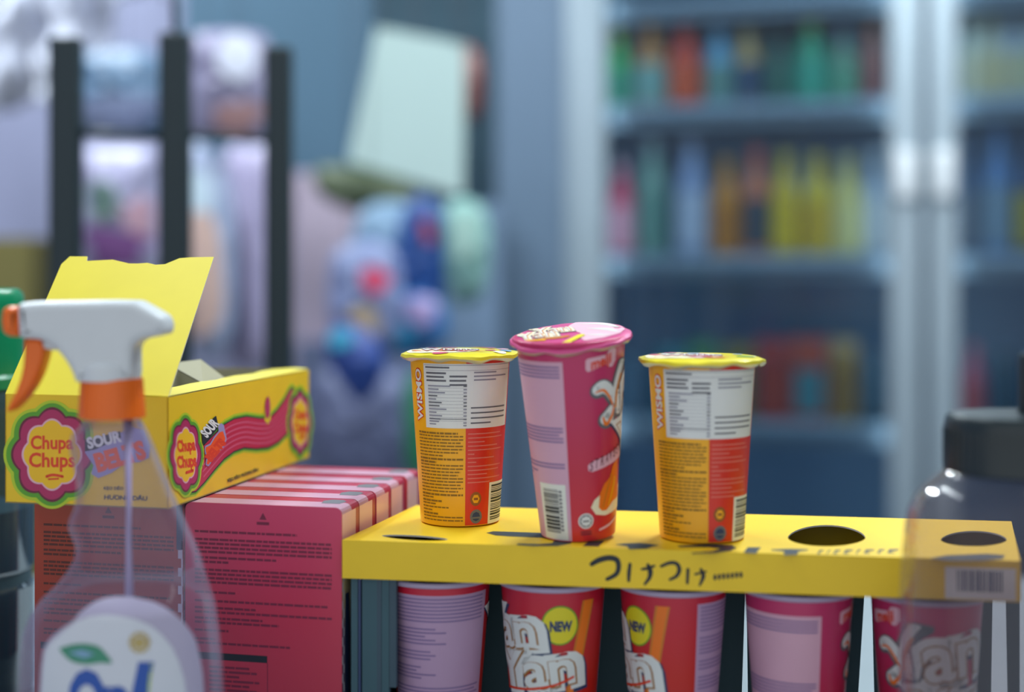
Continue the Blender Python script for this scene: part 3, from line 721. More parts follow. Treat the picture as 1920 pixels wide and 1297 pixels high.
# =================================================================== CANDY BOX
def build_candy():
    CW, CL, CH, th = .1017, .220, .0628, .0008
    org = Vector((-.1927, .797, CZ-BH+.0006))        # front right bottom corner
    t = thing('candy_box', 'open yellow candy box with flower logos and raised lid flap, lying on the snack boxes', 'candy box', org, -AY)
    def front_uv(x, y):     # picture point -> local x (negative to the left), z
        r_ = (x-960)/F; o2 = org; s_ = (r_*o2.y-o2.x)/(-ex.x+r_*ex.y); P = o2-ex*s_; return (-s_, CZ-(y-HOR)/F*P.y-org.z)
    def side_uv(x, y):      # picture point -> local y (depth), z
        r_ = (x-960)/F; s_ = (r_*org.y-org.x)/(ey.x-r_*ey.y); P = org+ey*s_; return (s_, CZ-(y-HOR)/F*P.y-org.z)
    mb = MB(); mb.box((-CW, 0, 0), (0, CL, th), 'card inside'); mb.build('bottom_panel', t)
    mb = MB(); mb.box((-CW, 0, 0), (0, th, CH), 'candy yellow'); mb.add([(-CW, th+.0001, .001), (0, th+.0001, .001), (0, th+.0001, CH), (-CW, th+.0001, CH)], [(3, 2, 1, 0)], 'card inside')
    A = Art(); f = front_uv
    def flower(A, g, cx, cy, rx, ry, L, s=1.0):
        def E(rx_, ry_, m, L_, lob, dep, dx=0, dy=0):
            pts = []
            for k in range(96):
                a = 2*PI*k/96; q = 1-dep*(1-abs(math.cos(lob*a/2)))**1.0; pts.append(g(cx+dx+rx_*q*math.cos(a), cy+dy+ry_*q*math.sin(a)))
            A.poly(pts, m, L_)
        E(rx*1.22, ry*1.17, 'lime glow', L, 8, .08); E(rx*1.15, ry*1.11, 'leaf green', L+1, 8, .10); E(rx*1.03, ry*1.025, 'deep magenta', L+2, 8, .13); E(rx*.97, ry*.97, 'magenta print', L+3, 8, .13)
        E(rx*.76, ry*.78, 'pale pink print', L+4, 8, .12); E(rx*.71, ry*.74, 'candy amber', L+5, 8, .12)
    flower(A, f, 98, 852, 75, 87, 1)
    def wtext(A, g, s_, cx, cy, wpx, hpx, m, L, rot=0, off=0, sh=0, persp=None):
        vs, fs, _ = text_geom(s_, off, sh); _, _, wh = text_geom(s_, 0, sh); c, q = math.cos(rot), math.sin(rot)
        V = []
        for x, y in vs:
            X, Y = x*wpx/wh[0], -y*hpx/wh[1]; V.append(g(cx+X*c-Y*q, cy+X*q+Y*c))
        A._a(L, m, V, fs)
    wtext(A, f, 'Chupa', 98, 833, 78, 32, 'letter red', 7, 0, .03); wtext(A, f, 'Chups', 98, 866, 84, 34, 'letter red', 7, 0, .03)
    A.stroke([f(88, 893), f(100, 890), f(118, 893)], .0016, 'letter red', 7); A.stroke([f(92, 898), f(110, 897)], .001, 'letter red', 7)
    A.poly([f(*p) for p in ((160, 832), (178, 822), (225, 812), (246, 800), (270, 806), (282, 836), (280, 858), (262, 866), (235, 868), (210, 886), (185, 896), (172, 888), (176, 872), (160, 848))], 'lavender print', 8)
    A.poly([f(*p) for p in ((160, 826), (226, 808), (228, 820), (180, 842), (160, 846))], 'ink', 9)
    wtext(A, f, 'SOUR', 196, 824, 62, 20, 'white print', 10, -.22, .05)
    wtext(A, f, 'BELTS', 226, 855, 92, 32, 'letter orange', 10, -.28, .06)
    wtext(A, f, 'KẸO DẺO', 213, 915, 36, 9, 'ink', 2, .02, .04); wtext(A, f, 'HƯƠNG DÂU', 236, 932, 80, 10, 'ink', 2, .03, .04)
    A.apply(mb, lambda u, v, h: (u, -h, v), h0=.0001, layer=.00005); mb.build('front_panel', t)
    # right side
    mb = MB(); mb.box((-th, 0, 0), (0, CL, CH), 'candy yellow'); mb.add([(-th-.0001, .001, .001), (-th-.0001, CL, .001), (-th-.0001, CL, CH), (-th-.0001, .001, CH)], [(0, 1, 2, 3)], 'card inside')
    A = Art(); g = side_uv
    def Z(p): return g(290+p[0]/4.322, 660+p[1]/4.322)
    topE = [(240, 1120), (300, 1000), (360, 790), (430, 720), (560, 590), (640, 545), (740, 525), (850, 540), (930, 535), (985, 480), (1045, 395), (1085, 320), (1112, 290)]
    botE = [(1150, 380), (1130, 560), (1085, 640), (1000, 725), (920, 768), (820, 778), (720, 770), (640, 800), (560, 860), (480, 950), (400, 1050), (330, 1125), (240, 1140)]
    def grow(E, d, sg): return [(x, y+sg*d) for x, y in E]
    A.poly([Z(p) for p in grow(topE, 42, -1)[1:]+[(1150, 300)]+grow(botE, 42, 1)], 'lime glow', 0)
    A.poly([Z(p) for p in grow(topE, 24, -1)[1:]+[(1140, 300)]+grow(botE, 26, 1)], 'leaf green', 2)
    A.poly([Z(p) for p in grow(topE, 9, -1)+grow(botE, 11, 1)], 'ink', 3)
    A.poly([Z(p) for p in topE+botE], 'ribbon red', 4)
    for k in range(1, 6):
        q = k/6; L_ = []
        up = [(360, 800), (430, 735), (560, 590), (640, 545), (740, 525), (850, 540), (930, 535), (985, 480), (1045, 395), (1085, 320), (1105, 300)]
        dn = [(400, 1050), (480, 950), (560, 860), (640, 800), (720, 770), (820, 778), (920, 768), (1000, 725), (1060, 660), (1090, 600), (1110, 320)]
        for a_, b_ in zip(up, dn): L_.append((a_[0]+(b_[0]-a_[0])*q, a_[1]+(b_[1]-a_[1])*q))
        A.stroke([Z(p) for p in L_], .0011, 'ribbon light', 5)
    def sflower(cx, cy, rx, ry): flower(A, g, cx, cy, rx, ry, 5)
    sflower(346.5, 853, 29, 68); sflower(561.5, 792, 20.5, 60)
    wtext(A, g, 'Chupa', 347.5, 838, 33, 27, 'letter red', 11, -.12, .05); wtext(A, g, 'Chups', 348.5, 868, 35, 28, 'letter red', 11, -.12, .05)
    A.stroke([g(347, 886), g(353, 884), g(360, 882)], .0018, 'letter red', 11)
    wtext(A, g, 'Chupa', 562, 779, 21, 23, 'letter red', 11, -.10, .05); wtext(A, g, 'Chups', 562.5, 804, 23, 24, 'letter red', 11, -.10, .05)
    A.stroke([g(562, 819), g(568, 817)], .003, 'letter red', 11)
    A.poly([Z(p) for p in ((375, 650), (470, 530), (490, 515), (505, 580), (500, 620), (400, 745), (378, 740))], 'ink', 11)
    wtext(A, g, 'SOUR', 391, 802, 34, 17, 'white print', 12, -.86, .05)
    A.poly([Z(p) for p in ((395, 790), (400, 760), (440, 740), (470, 690), (510, 640), (505, 600), (530, 575), (552, 590), (575, 700), (560, 760), (480, 850), (430, 925), (405, 915), (410, 860))], 'lavender print', 11)
    A.poly([Z(p) for p in ((402, 790), (408, 770), (445, 752), (475, 700), (515, 650), (545, 640), (565, 700), (552, 752), (475, 842), (428, 910), (412, 905), (420, 860))], 'letter orange', 12)
    wtext(A, g, 'BELTS', 402, 843, 44, 15, 'letter red', 13, -.90, .07)
    A.ell(*Z((912, 480)), .0062, .0085, 'new yellow', 6, 14, lobes=8, depth=.2); A.ell(*Z((910, 450)), .0046, .0075, 'magenta print', 8, 14)
    for k in range(3): A.stroke([Z((895, 425+k*30)), Z((925, 415+k*30))], .0006, 'ribbon light', 9)
    wtext(A, g, 'KẸO DẺO HƯƠNG DÂU', 454.5, 890, 61, 8.5, 'ink', 6, -.36, .05)
    A.apply(mb, lambda u, v, h: (h, u, v), h0=.0001, layer=.00005); mb.build('side_panel', t)
    mb = MB(); mb.box((-CW, 0, 0), (-CW+th, CL, CH), 'candy yellow'); mb.add([(-CW+th+.0001, .001, .001), (-CW+th+.0001, CL, .001), (-CW+th+.0001, CL, CH), (-CW+th+.0001, .001, CH)], [(3, 2, 1, 0)], 'card inside'); mb.build('side_panel', t)
    mb = MB(); mb.box((-CW, CL-th, 0), (0, CL, CH), 'candy yellow'); mb.add([(-CW, CL-th-.0001, .001), (0, CL-th-.0001, .001), (0, CL-th-.0001, CH), (-CW, CL-th-.0001, CH)], [(0, 1, 2, 3)], 'card inside'); mb.build('back_panel', t)
    # torn strip left along the right top edge, leaning in over the box
    ys = [0, .02, .04, .055, .075, .09, .105, .12, .14, .16, .18, .20, .2195]; ws = [.020, .021, .022, .022, .0235, .023, .0195, .0215, .0225, .018, .021, .020, .012]
    mb = MB(); vs = []; fs = []
    for y, w_ in zip(ys, ws): vs += [(0, y, CH), (-w_*.96, y, CH+w_*.03)]
    for i in range(len(ys)-1): fs.append((2*i, 2*i+2, 2*i+3, 2*i+1))
    n = len(vs); vs2 = [(x, y, z_+.0006) for x, y, z_ in vs]
    mb.add(vs, [f_[::-1] for f_ in fs], 'card inside'); mb.add(vs2, fs, mat('pale yellow top', '#f4e45a', .4)); mb.build('top_strip', t)
    mb = MB(); vs = [(-.021, .090, CH+.0004), (-.021, .125, CH+.0004), (-.034, .115, CH+.0135), (-.050, .100, CH+.0115)]
    mb.add(vs, [(0, 1, 2, 3)], 'card inside'); mb.add([(x, y, z_-.0006) for x, y, z_ in vs], [(3, 2, 1, 0)], 'card inside')
    mb.build('dust_flap', t)
    # raised lid flap, hinged on the front top edge
    b, h = .0640, .0795
    prof = [(0, 0), (-CW, 0), (-CW+.0005, .94), (-CW+.004, 1.0), (-CW+.016, 1.0), (-CW+.017, .965), (-CW+.034, .975), (-CW+.046, .945), (-CW+.052, .945), (-CW+.058, .950), (-CW+.064, .935), (-CW+.070, .940), (-CW+.078, .985), (-CW+.085, .992), (-.0015, .995)]
    mb = MB(); n = len(prof)
    P = [(x, b*q, CH+h*q) for x, q in prof]; nn = Vector((0, h, -b)).normalized()*.0006
    tri = tessellate_polygon([[Vector((x, q, 0)) for x, q in prof]])
    mb.add(P, [tuple(f_) for f_ in tri], 'yellow flap'); mb.add([Vector(p)+nn for p in P], [tuple(f_)[::-1] for f_ in tri], 'card inside')
    mb.add([Vector(p) for p in P]+[Vector(p)+nn for p in P], [(i, (i+1) % n, n+(i+1) % n, n+i) for i in range(n)], 'off white')
    mb.build('lid_flap', t)
build_candy()

# =================================================================== SPRAY BOTTLE
clearmat('clear plastic', '#f0ecf6', .42, '#c9c4e0', .07)
mat('spray white', '#d4dade', .32, spec=.4); mat('spray orange', '#f06c10', .32); mat('tube plastic', '#b8b0cc', .3); mat('label white', '#cfd4de', .35); mat('label tone', '#b0aac4', .35)
mat('on blue', '#1c50a8', .35); mat('gold', '#b8a468', .4); mat('leaf dark', '#3c8c70', .4)
def build_spray():
    Y = .735; cx = 210.0
    bx, by = (cx-960)/F*Y, Y
    t = thing('spray_bottle', 'clear trigger spray bottle with white and orange head and white label', 'spray bottle', (bx, by, ZC))
    sc_ = Y/F
    def L(x, y): return ((x-cx)*sc_, CZ-(y-HOR)*sc_-ZC)
    def depth_at(y):
        q = max(0, min(1, (y-1062)/75)); return .0165+.0125*q*q*(3-2*q)
    # left/right silhouette of the bottle, row by row
    rows = [(786, 160, 260), (800, 152, 268), (812, 138, 276), (830, 133, 284), (850, 136, 292), (885, 144, 306), (920, 147, 320), (950, 142, 334), (975, 131, 345), (990, 131, 352), (1020, 144, 366), (1045, 142, 376), (1070, 128, 383), (1082, 119, 386), (1095, 108, 390), (1107, 95, 393), (1120, 82, 397), (1135, 70, 401), (1150, 60, 404), (1185, 47, 409), (1230, 42, 414), (1300, 40, 418), (1390, 40, 420), (1480, 41, 419), (1545, 46, 414), (1558, 60, 400)]
    mb = MB(); seg = 56; vs = []; fs = []
    for y, xl, xr in rows:
        xa, z_ = L(xl, y); xb, _ = L(xr, y); c = (xa+xb)/2; hw = (xb-xa)/2; hd = min(hw, depth_at(y))
        if y > 1550: hd *= .9
        for k in range(seg):
            a = 2*PI*k/seg; ca, sa = math.cos(a), math.sin(a); e = .86
            vs.append((c+hw*math.copysign(abs(ca)**e, ca), hd*math.copysign(abs(sa)**e, sa), max(z_, .0005)))
    n = len(rows)
    for i in range(n-1):
        for k in range(seg):
            k2 = (k+1) % seg; fs.append((i*seg+k, (i+1)*seg+k, (i+1)*seg+k2, i*seg+k2))
    fs.append(tuple((n-1)*seg+k for k in range(seg)))
    mb.add(vs, fs, 'clear plastic', True); body = mb.build('bottle_body', t)
    # thick shoulder ring where the body swells
    mb = MB(); mb.lathe([(.0150, 0), (.0158, .001), (.0158, .003), (.0150, .004)], 'clear plastic', 40, ((cx-cx)*sc_, 0)); o = mb.build('neck_ring', t); o.location.z = L(0, 792)[1]-.004
    # collar
    zc0, zc1 = L(0, 782)[1], L(0, 708)[1]; r = .0161; mb = MB(); seg = 72; vs = []; fs = []
    prof = [(r*.90, zc0+.0006), (r*1.03, zc0), (r*1.04, zc0+.0008), (r*.965, zc1-.001), (r*.94, zc1), (r*.4, zc1)]
    for j, (rr, z_) in enumerate(prof):
        for k in range(seg):
            q = rr*(1+(.012 if (k % 2 and 1 <= j <= 4) else 0)); a = 2*PI*k/seg; vs.append((q*math.cos(a), q*math.sin(a), z_))
    for i in range(len(prof)-1):
        for k in range(seg): fs.append((i*seg+k, i*seg+(k+1) % seg, (i+1)*seg+(k+1) % seg, (i+1)*seg+k))
    mb.add(vs, fs, 'spray orange', False); o = mb.build('collar', t); tag(o, 'orange ribbed collar'); o.rotation_euler.y = -.03; o.location.x = -(zc0)*-.0*1
    o.rotation_euler.y = 0
    # head, nozzle, trigger
    fm = lambda x, y, z_: (x, z_, y)
    def outl(pts, smooth=True):
        if not smooth: return [L(*p) for p in pts]
        return [L(*p) for p in pts]
    def rnd_poly(pts, r=5, n=4):       # round the corners of a picture outline
        out = []; N = len(pts)
        for i in range(N):
            p0, p1, p2 = Vector(pts[i-1]), Vector(pts[i]), Vector(pts[(i+1) % N]); a = (p0-p1); b = (p2-p1); d = min(r, a.length*.45, b.length*.45)
            A_, B_ = p1+a.normalized()*d, p1+b.normalized()*d
            for k in range(n+1): t_ = k/n; out.append(((1-t_)**2*A_+2*t_*(1-t_)*p1+t_*t_*B_)[:])
        return out
    head = [(45, 568), (80, 564), (150, 563), (215, 562), (262, 563), (290, 578), (314, 592), (320, 608), (318, 626), (296, 630), (275, 634), (262, 643), (258, 655), (259, 706), (152, 714), (149, 702), (143, 688), (132, 670), (116, 652), (100, 640), (82, 634), (48, 632)]
    mb = MB(); mb.prism([L(*p) for p in rnd_poly(head, 8)], -.0122, .0122, 'spray white', fm, bev=.0042, seg=4)
    mb.prism([L(*p) for p in rnd_poly([(86, 628), (118, 640), (110, 656), (84, 652)], 4)], -.006, .006, 'spray white', fm, bev=.0015)
    mb.lathe([(.0158, L(0, 712)[1]), (.0158, L(0, 690)[1]), (.0150, L(0, 682)[1]), (.0125, L(0, 676)[1]), (.004, L(0, 670)[1])], 'spray white', 40, ((206-cx)*sc_, 0))
    o = mb.build('spray_head', t); tag(o, 'white spray head')
    m_ = o.modifiers.new('smooth by weight', 'WEIGHTED_NORMAL')
    mb = MB(); mb.prism([L(*p) for p in rnd_poly([(47, 573), (47, 630), (26, 629), (15, 622), (12, 600), (15, 578), (26, 573)], 6)], -.0100, .0100, 'spray orange', fm, bev=.0035, seg=4); o = mb.build('nozzle', t); tag(o, 'orange nozzle')
    trg = [(53, 634), (53, 660), (51, 685), (46, 708), (37, 732), (26, 754), (19, 768), (26, 770), (38, 760), (54, 742), (68, 722), (80, 698), (88, 672), (91, 655), (84, 634)]
    mb = MB(); mb.prism([L(*p) for p in rnd_poly(trg, 6)], -.0075, .0075, 'spray orange', fm, bev=.002, seg=3); o = mb.build('trigger', t); tag(o, 'curved orange trigger')
    # dip tube
    xt, zt = L(238, 780); _, zb = L(238, 1540); mb = MB(); mb.tube([(xt, .002, zt), (xt+.0004, .003, (zt+zb)/2), (xt-.001, .002, zb)], .0026, 'tube plastic', 12); mb.build('dip_tube', t)
    # label wrapped on the front of the body
    def surf(x, y, h):       # where the sight line through a picture point meets the front of the body
        d = .02
        for it in range(6):
            q = (Y-d)/Y; X = ((x-960)*sc_)*q-bx; zw = CZ-(y-HOR)*sc_*q-ZC; ye = HOR+(CZ-(zw+ZC))/sc_      # row of that height at the bottle's own distance
            for i in range(n-1):
                if rows[i][0] <= ye <= rows[i+1][0]: break
            k = max(0, min(1, (ye-rows[i][0])/(rows[i+1][0]-rows[i][0]))); xl = rows[i][1]+(rows[i+1][1]-rows[i][1])*k; xr = rows[i][2]+(rows[i+1][2]-rows[i][2])*k
            xa = (xl-cx)*sc_; xb = (xr-cx)*sc_; c = (xa+xb)/2; hw = (xb-xa)/2; hd = min(hw, depth_at(ye))
            u = max(-.995, min(.995, (X-c)/hw)); cc = abs(u)**(1/.86); d = hd*math.sqrt(max(0, 1-cc*cc))**.86
        return (X, -d-h-.0009, zw)
    A = Art()
    out = [(75, 1400), (75, 1297), (78, 1250), (82, 1218), (90, 1203), (100, 1191), (118, 1177), (139, 1163), (149, 1149), (164, 1137), (179, 1127), (198, 1120), (218, 1117), (250, 1118), (288, 1127), (310, 1137), (327, 1149), (342, 1162), (353, 1175), (362, 1188), (369, 1203), (377, 1238), (381, 1265), (383, 1297), (383, 1400)]
    inn = [(79, 1400), (79, 1297), (82, 1250), (86, 1220), (95, 1205), (120, 1182), (145, 1163), (170, 1154), (200, 1151), (230, 1154), (258, 1160), (285, 1172), (306, 1190), (324, 1212), (337, 1240), (346, 1270), (350, 1297), (352, 1400)]
    A.poly(out, 'label tone', 0); A.poly(inn, 'label white', 1)
    A.poly(catl([(112, 1214), (135, 1207), (160, 1205), (185, 1210), (200, 1224), (211, 1241), (190, 1241), (165, 1244), (140, 1240), (125, 1230)]), 'leaf dark', 2)
    A.poly([(130, 1222), (155, 1216), (180, 1224), (160, 1232)], 'sky print', 3)
    A.ell(263, 1203, 21, 21, 'gold', 2, lobes=10, depth=.18); A.ell(263, 1203, 13, 13, 'label white', 3); A.ell(263, 1203, 11, 11, 'gold', 4); A.rect(244, 1199, 284, 1204, 'gold', 5)
    def bt(s_, cx_, cy_, wpx, hpx, off=0.05, sh=0):
        vs, fs_, _ = text_geom(s_, off, sh); _, _, wh = text_geom(s_, 0, sh); A._a(2, 'on blue', [(cx_+x*wpx/wh[0], cy_-y*hpx/wh[1]) for x, y in vs], fs_)
    A2 = []
    bt('O', 164, 1312, 62, 104, .05); bt('n', 218, 1328, 44, 72, .05); bt('1', 262, 1304, 36, 110, .06, .25)
    A.stroke([(285, 1245), (280, 1290), (272, 1350)], 4, 'lime glow', 2, False)
    Bm = MB()
    # fine grid so that the big label follows the round body
    for (L_, m), (V, Fc) in sorted(A.it.items(), key=lambda q: q[0][0]):
        bm = bmesh.new(); bv = [bm.verts.new((a, b, 0)) for a, b in V]
        for f_ in Fc:
            try: bm.faces.new([bv[i] for i in f_])
            except ValueError: pass
        for ax, st in ((0, 6), (1, 6)):
            lo = min(q[ax] for q in V); hi = max(q[ax] for q in V); k = math.floor(lo/st)+1
            while k*st < hi:
                co = [0, 0, 0]; no = [0, 0, 0]; co[ax] = k*st; no[ax] = 1
                bmesh.ops.bisect_plane(bm, geom=bm.verts[:]+bm.edges[:]+bm.faces[:], plane_co=co, plane_no=no, dist=1e-6); k += 1
        for v in bm.verts: v.co = Vector(surf(v.co.x, v.co.y, L_*.0003))
        Bm.bm(bm, m, L_ < 2)
    o = Bm.build('label', t); tag(o, 'white label with green leaf and blue lettering')
def catl(pts):
    P = catmull([(x, y, 0) for x, y in pts+[pts[0]]], 4); return [(p.x, p.y) for p in P[:-1]]
build_spray()

# =================================================================== PUMP BOTTLE (right)
clearmat('smoky plastic', '#e6dfe0', .40, '#9a97a4', .10)
def build_pump():
    Y = .700; s = Y/F; cx = 1925; t = thing('pump_bottle', 'large clear bottle with wide black cap standing in front of the tray', 'bottle', ((cx-960)*s, Y, ZC))
    def zz(y): return CZ-(y-HOR)*s-ZC
    prof = [(150, 876), (154, 882), (166, 892), (184, 906), (203, 926), (214, 944), (221, 960), (226, 990), (229, 1022), (233, 1080), (235, 1132), (236, 1300), (236, 1590), (230, 1604)]
    mb = MB(); P = [(r*s, max(.0006, zz(y))) for r, y in prof]; mb.lathe(P+[(P[-1][0]*.9, .0005), (.001, .0005)], 'smoky plastic', 80, sy=.64); mb.build('bottle_body', t)
    mb = MB(); r = 153*s; z0, z1 = zz(884), zz(776); pr = [(r*.97, z0), (r, z0+.001), (r*.985, z1-.005), (r*.965, z1-.0018), (r*.93, z1), (r*.3, z1+.0005), (.0005, z1+.0005)]
    mb.lathe(pr, 'black plastic', 90, sy=.80)
    for k in range(0, 60):
        a = 2*PI*k/60; mb.box((-.0006, -.0006, z0+.003), (.0006, .0006, z1-.007), 'black plastic')
        for i in range(len(mb.v)-8, len(mb.v)): x, y, z_ = mb.v[i]; mb.v[i] = (x+r*.985*math.cos(a), y+r*.80*.985*math.sin(a), z_)
    o = mb.build('cap', t); tag(o, 'black ribbed cap')
    mb = MB(); x0 = (1912-cx+27)*s; mb.lathe([(.0075, z1), (.0075, z1+.0270), (.0068, z1+.0295), (.0005, z1+.0300)], 'black plastic', 32, (x0, 0)); o = mb.build('pump_stem', t); tag(o, 'black pump stem')
build_pump()

# =================================================================== GREEN LIDDED JAR (far left)
mat('jar filling', '#36525c', .5); mat('green plastic', '#0f8a5c', .25); mat('green rim', '#3a9ca0', .2)
clearmat('jar plastic', '#9fb8bc', .5, '#7c98b4', .05)
def build_jar():
    Y = .97; s = Y/F; cx = -66; t = thing('plastic_jar', 'clear plastic jar with tall green lid beside the candy box', 'jar', ((cx-960)*s, Y, ZC))
    def zz(y): return CZ-(y-HOR)*s-ZC
    mb = MB(); P = [(r*s, max(.0006, zz(y))) for r, y in [(104, 722), (112, 734), (120, 750), (124, 775), (124, 1060), (118, 1068), (118, 1088), (124, 1096), (124, 1280), (118, 1302)]]
    mb.lathe(P+[(.001, .0006)], 'jar plastic', 64); mb.build('jar_body', t)
    mb = MB(); mb.lathe([(100*s, zz(728)), (112*s, zz(725)), (112*s, zz(706)), (106*s, zz(700)), (107*s, zz(570)), (104*s, zz(551)), (96*s, zz(542)), (88*s, zz(541)), (84*s, zz(548)), (.001, zz(548))], 'green plastic', 72); o = mb.build('screw_lid', t); tag(o, 'glossy green lid')
    mb = MB(); mb.lathe([(.0010, .002), (119*s, .002), (119*s, zz(950)), (.001, zz(945))], 'jar filling', 40); mb.build('filling', t)
build_jar()

exec_bg = True
# =================================================================== BACKGROUND : refrigerator
FA = math.radians(14); fx = Vector((math.cos(FA), -math.sin(FA), 0)); fy = Vector((math.sin(FA), math.cos(FA), 0))
FP = Vector(((1060-960)/F*3.0, 3.0, 0))
def fr_s(px, t=0.0):      # picture column -> distance along the fridge front, at a depth t behind it
    r_ = (px-960)/F; o = FP+fy*t; return (r_*o.y-o.x)/(fx.x-r_*fx.y)
def fr_z(px, py, t=0.0):
    s_ = fr_s(px, t); Y = (FP+fy*t+fx*s_).y; return CZ-(py-HOR)/F*Y
mat('fridge steel', '#6c8298', .45, .2, scale=6); mat('door frame grey', '#98a8b2', .4, .2, scale=6); mat('fridge inside', '#9cc0e0', .7, scale=4); mat('shelf wire', '#93a6b4', .5)
mat('gasket', '#3a5068', .6); mat('fridge dark', '#2c4258', .7)
clearmat('door glass', '#dfe8ee', .06, '#8aa0b8', .03)
HT = 2.15
def build_fridge():
    t = thing('drinks_refrigerator', 'tall slate-grey glass-door refrigerator stocked with bottled drinks', 'refrigerator', (FP.x, FP.y, 0), -FA)
    sL, s1, s2, sm, s3, s4 = fr_s(928), fr_s(1060), fr_s(1134), fr_s(1668), fr_s(1729), fr_s(1741)
    s5 = fr_s(1797); sR = fr_s(2350); D = .62
    mb = MB(); g = .03
    mb.box((sL, .0, 0), (s1+.01, D, HT), 'fridge steel', .006); mb.box((sR-.05, .05, 0), (sR, D, HT), 'fridge steel'); mb.box((s1+.01, D-.03, 0), (sR-.05, D, HT), 'fridge inside')
    mb.box((s1+.01, .05, 0), (sR-.05, D-.03, .18), 'fridge steel'); mb.box((s1+.01, .05, HT-.12), (sR-.05, D-.03, HT), 'fridge steel'); mb.box((s1+.012, .05, .18), (s1+.03, D-.03, HT-.12), 'fridge inside')
    mb.box((s3-.005, .05, .18), (s4+.005, .14, HT-.12), 'gasket'); mb.build('cabinet_body', t)
    shelves = [fr_z(1400, y, .2) for y in (20, 214, 488, 786, 1075)]
    for a, b, e in ((s2-.005, s3, 'a'), (s4, sR-.05, 'b')):
        for z_ in shelves:
            mb = MB(); mb.box((a, .06, z_-.012), (b, D-.04, z_-.004), 'shelf wire'); mb.box((a, .075, z_-.034), (b, .086, z_+.012), 'shelf wire', .002); mb.build('shelf', t)
    for a, b, iA, iB, nm in ((s1, s3, s2, sm, 0), (s4, sR-.02, s5, sR-.10, 1)):
        fr = MB(); z0, z1 = .12, HT-.06
        for x0, x1 in ((a, iA), (iB, b)):
            fr.box((x0, -.01, z0), (x1, .035, z1), 'door frame grey', .008, 3)
        fr.box((iA, -.01, z0), (iB, .035, z0+.07), 'door frame grey', .004); fr.box((iA, -.01, z1-.07), (iB, .035, z1), 'door frame grey', .004)
        d = fr.build('door', t); tag(d, 'pale grey door frame')
        gm = MB(); gm.box((iA-.002, .008, z0+.07), (iB+.002, .014, z1-.07), 'door glass'); gm.build('glass_pane', d)
        hm = MB(); hx = (iB+b)/2 if nm == 0 else (a+iA)/2
        zt, zb = fr_z(1700, 282), fr_z(1700, 372); hm.box((hx-.020, -.026, zb), (hx+.020, -.0105, zt), mat('handle pale', '#dfe6ea', .3), .006, 3); hm.build('handle', d)
    return shelves, (s2, s3, s4, sR)
shelves, _ = build_fridge()
for sx, pw in ((fr_s(1136), .42), (fr_s(1668), .42), (fr_s(1796), .42)):      # upright fill lights, unseen, added inside the door edges to brighten the drinks
    p = FP+fx*sx+fy*.045
    area('fridge_fill_glow', (p.x, p.y, 1.20), (PI/2, 0, -FA+PI+(0.0 if sx < .3 else .0)), .02, 1.5, pw, (0.78, .93, 1.0)).rotation_euler = (PI/2, 0, -FA)

def bottle(px, wpx, pt, pb_shelf, col, cap, lab, label, kind='bottle', t=.13, group=None):
    s_ = fr_s(px, t); P = FP+fy*t+fx*s_; k = P.y/F; r = wpx*k/2; z0 = shelves[pb_shelf]-.004; H = CZ-(pt-HOR)*k-z0
    o = thing('drink_'+kind, label, kind, (P.x, P.y, z0), -FA, group)
    cm = mat('drink '+col, col, .3, var=.1); lm = mat('drink '+lab, lab, .4, var=.1) if lab else None; cp = mat('drink '+cap, cap, .4)
    mb = MB()
    if kind == 'can':
        mb.lathe([(r*.85, 0), (r, .006), (r, H-.012), (r*.85, H-.001), (r*.82, H-.003), (.001, H-.003)], cm, 24); mb.build('can_body', o)
        mb = MB(); mb.lathe([(r*.86, H-.0012), (r*.88, H), (r*.84, H)], 'shelf wire', 24); mb.build('rim', o)
    elif kind == 'carton':
        mb.box((-r, -r*.7, 0), (r, r*.7, H*.84), cm, .002); mb.add([(-r, -r*.7, H*.84), (r, -r*.7, H*.84), (r, 0, H), (-r, 0, H), (r, r*.7, H*.84), (-r, r*.7, H*.84)], [(0, 1, 2, 3), (3, 2, 4, 5), (1, 4, 2), (0, 3, 5)], cm); mb.build('carton_body', o)
    else:
        mb.lathe([(r*.9, 0), (r, .006), (r, H*.30), (r*.93, H*.36), (r, H*.42), (r, H*.57), (r*.90, H*.66), (r*.62, H*.76), (r*.42, H*.84), (r*.38, H*.92)], cm, 24); mb.build('bottle_body', o)
        mb = MB(); mb.lathe([(r*.46, H*.90), (r*.46, H*.985), (r*.4, H), (.001, H)], cp, 20); mb.build('cap', o)
    if lm:
        mb = MB(); a, b = (.12, .56) if kind != 'can' else (.25, .7)
        if kind == 'carton': mb.box((-r*.8, -r*.7-.001, H*.15), (r*.8, -r*.7, H*.65), lm)
        else: mb.lathe([(r*1.012, H*a), (r*1.015, H*(a+.01)), (r*1.015, H*(b-.01)), (r*1.012, H*b)], lm, 24)
        mb.build('label', o)
    return o
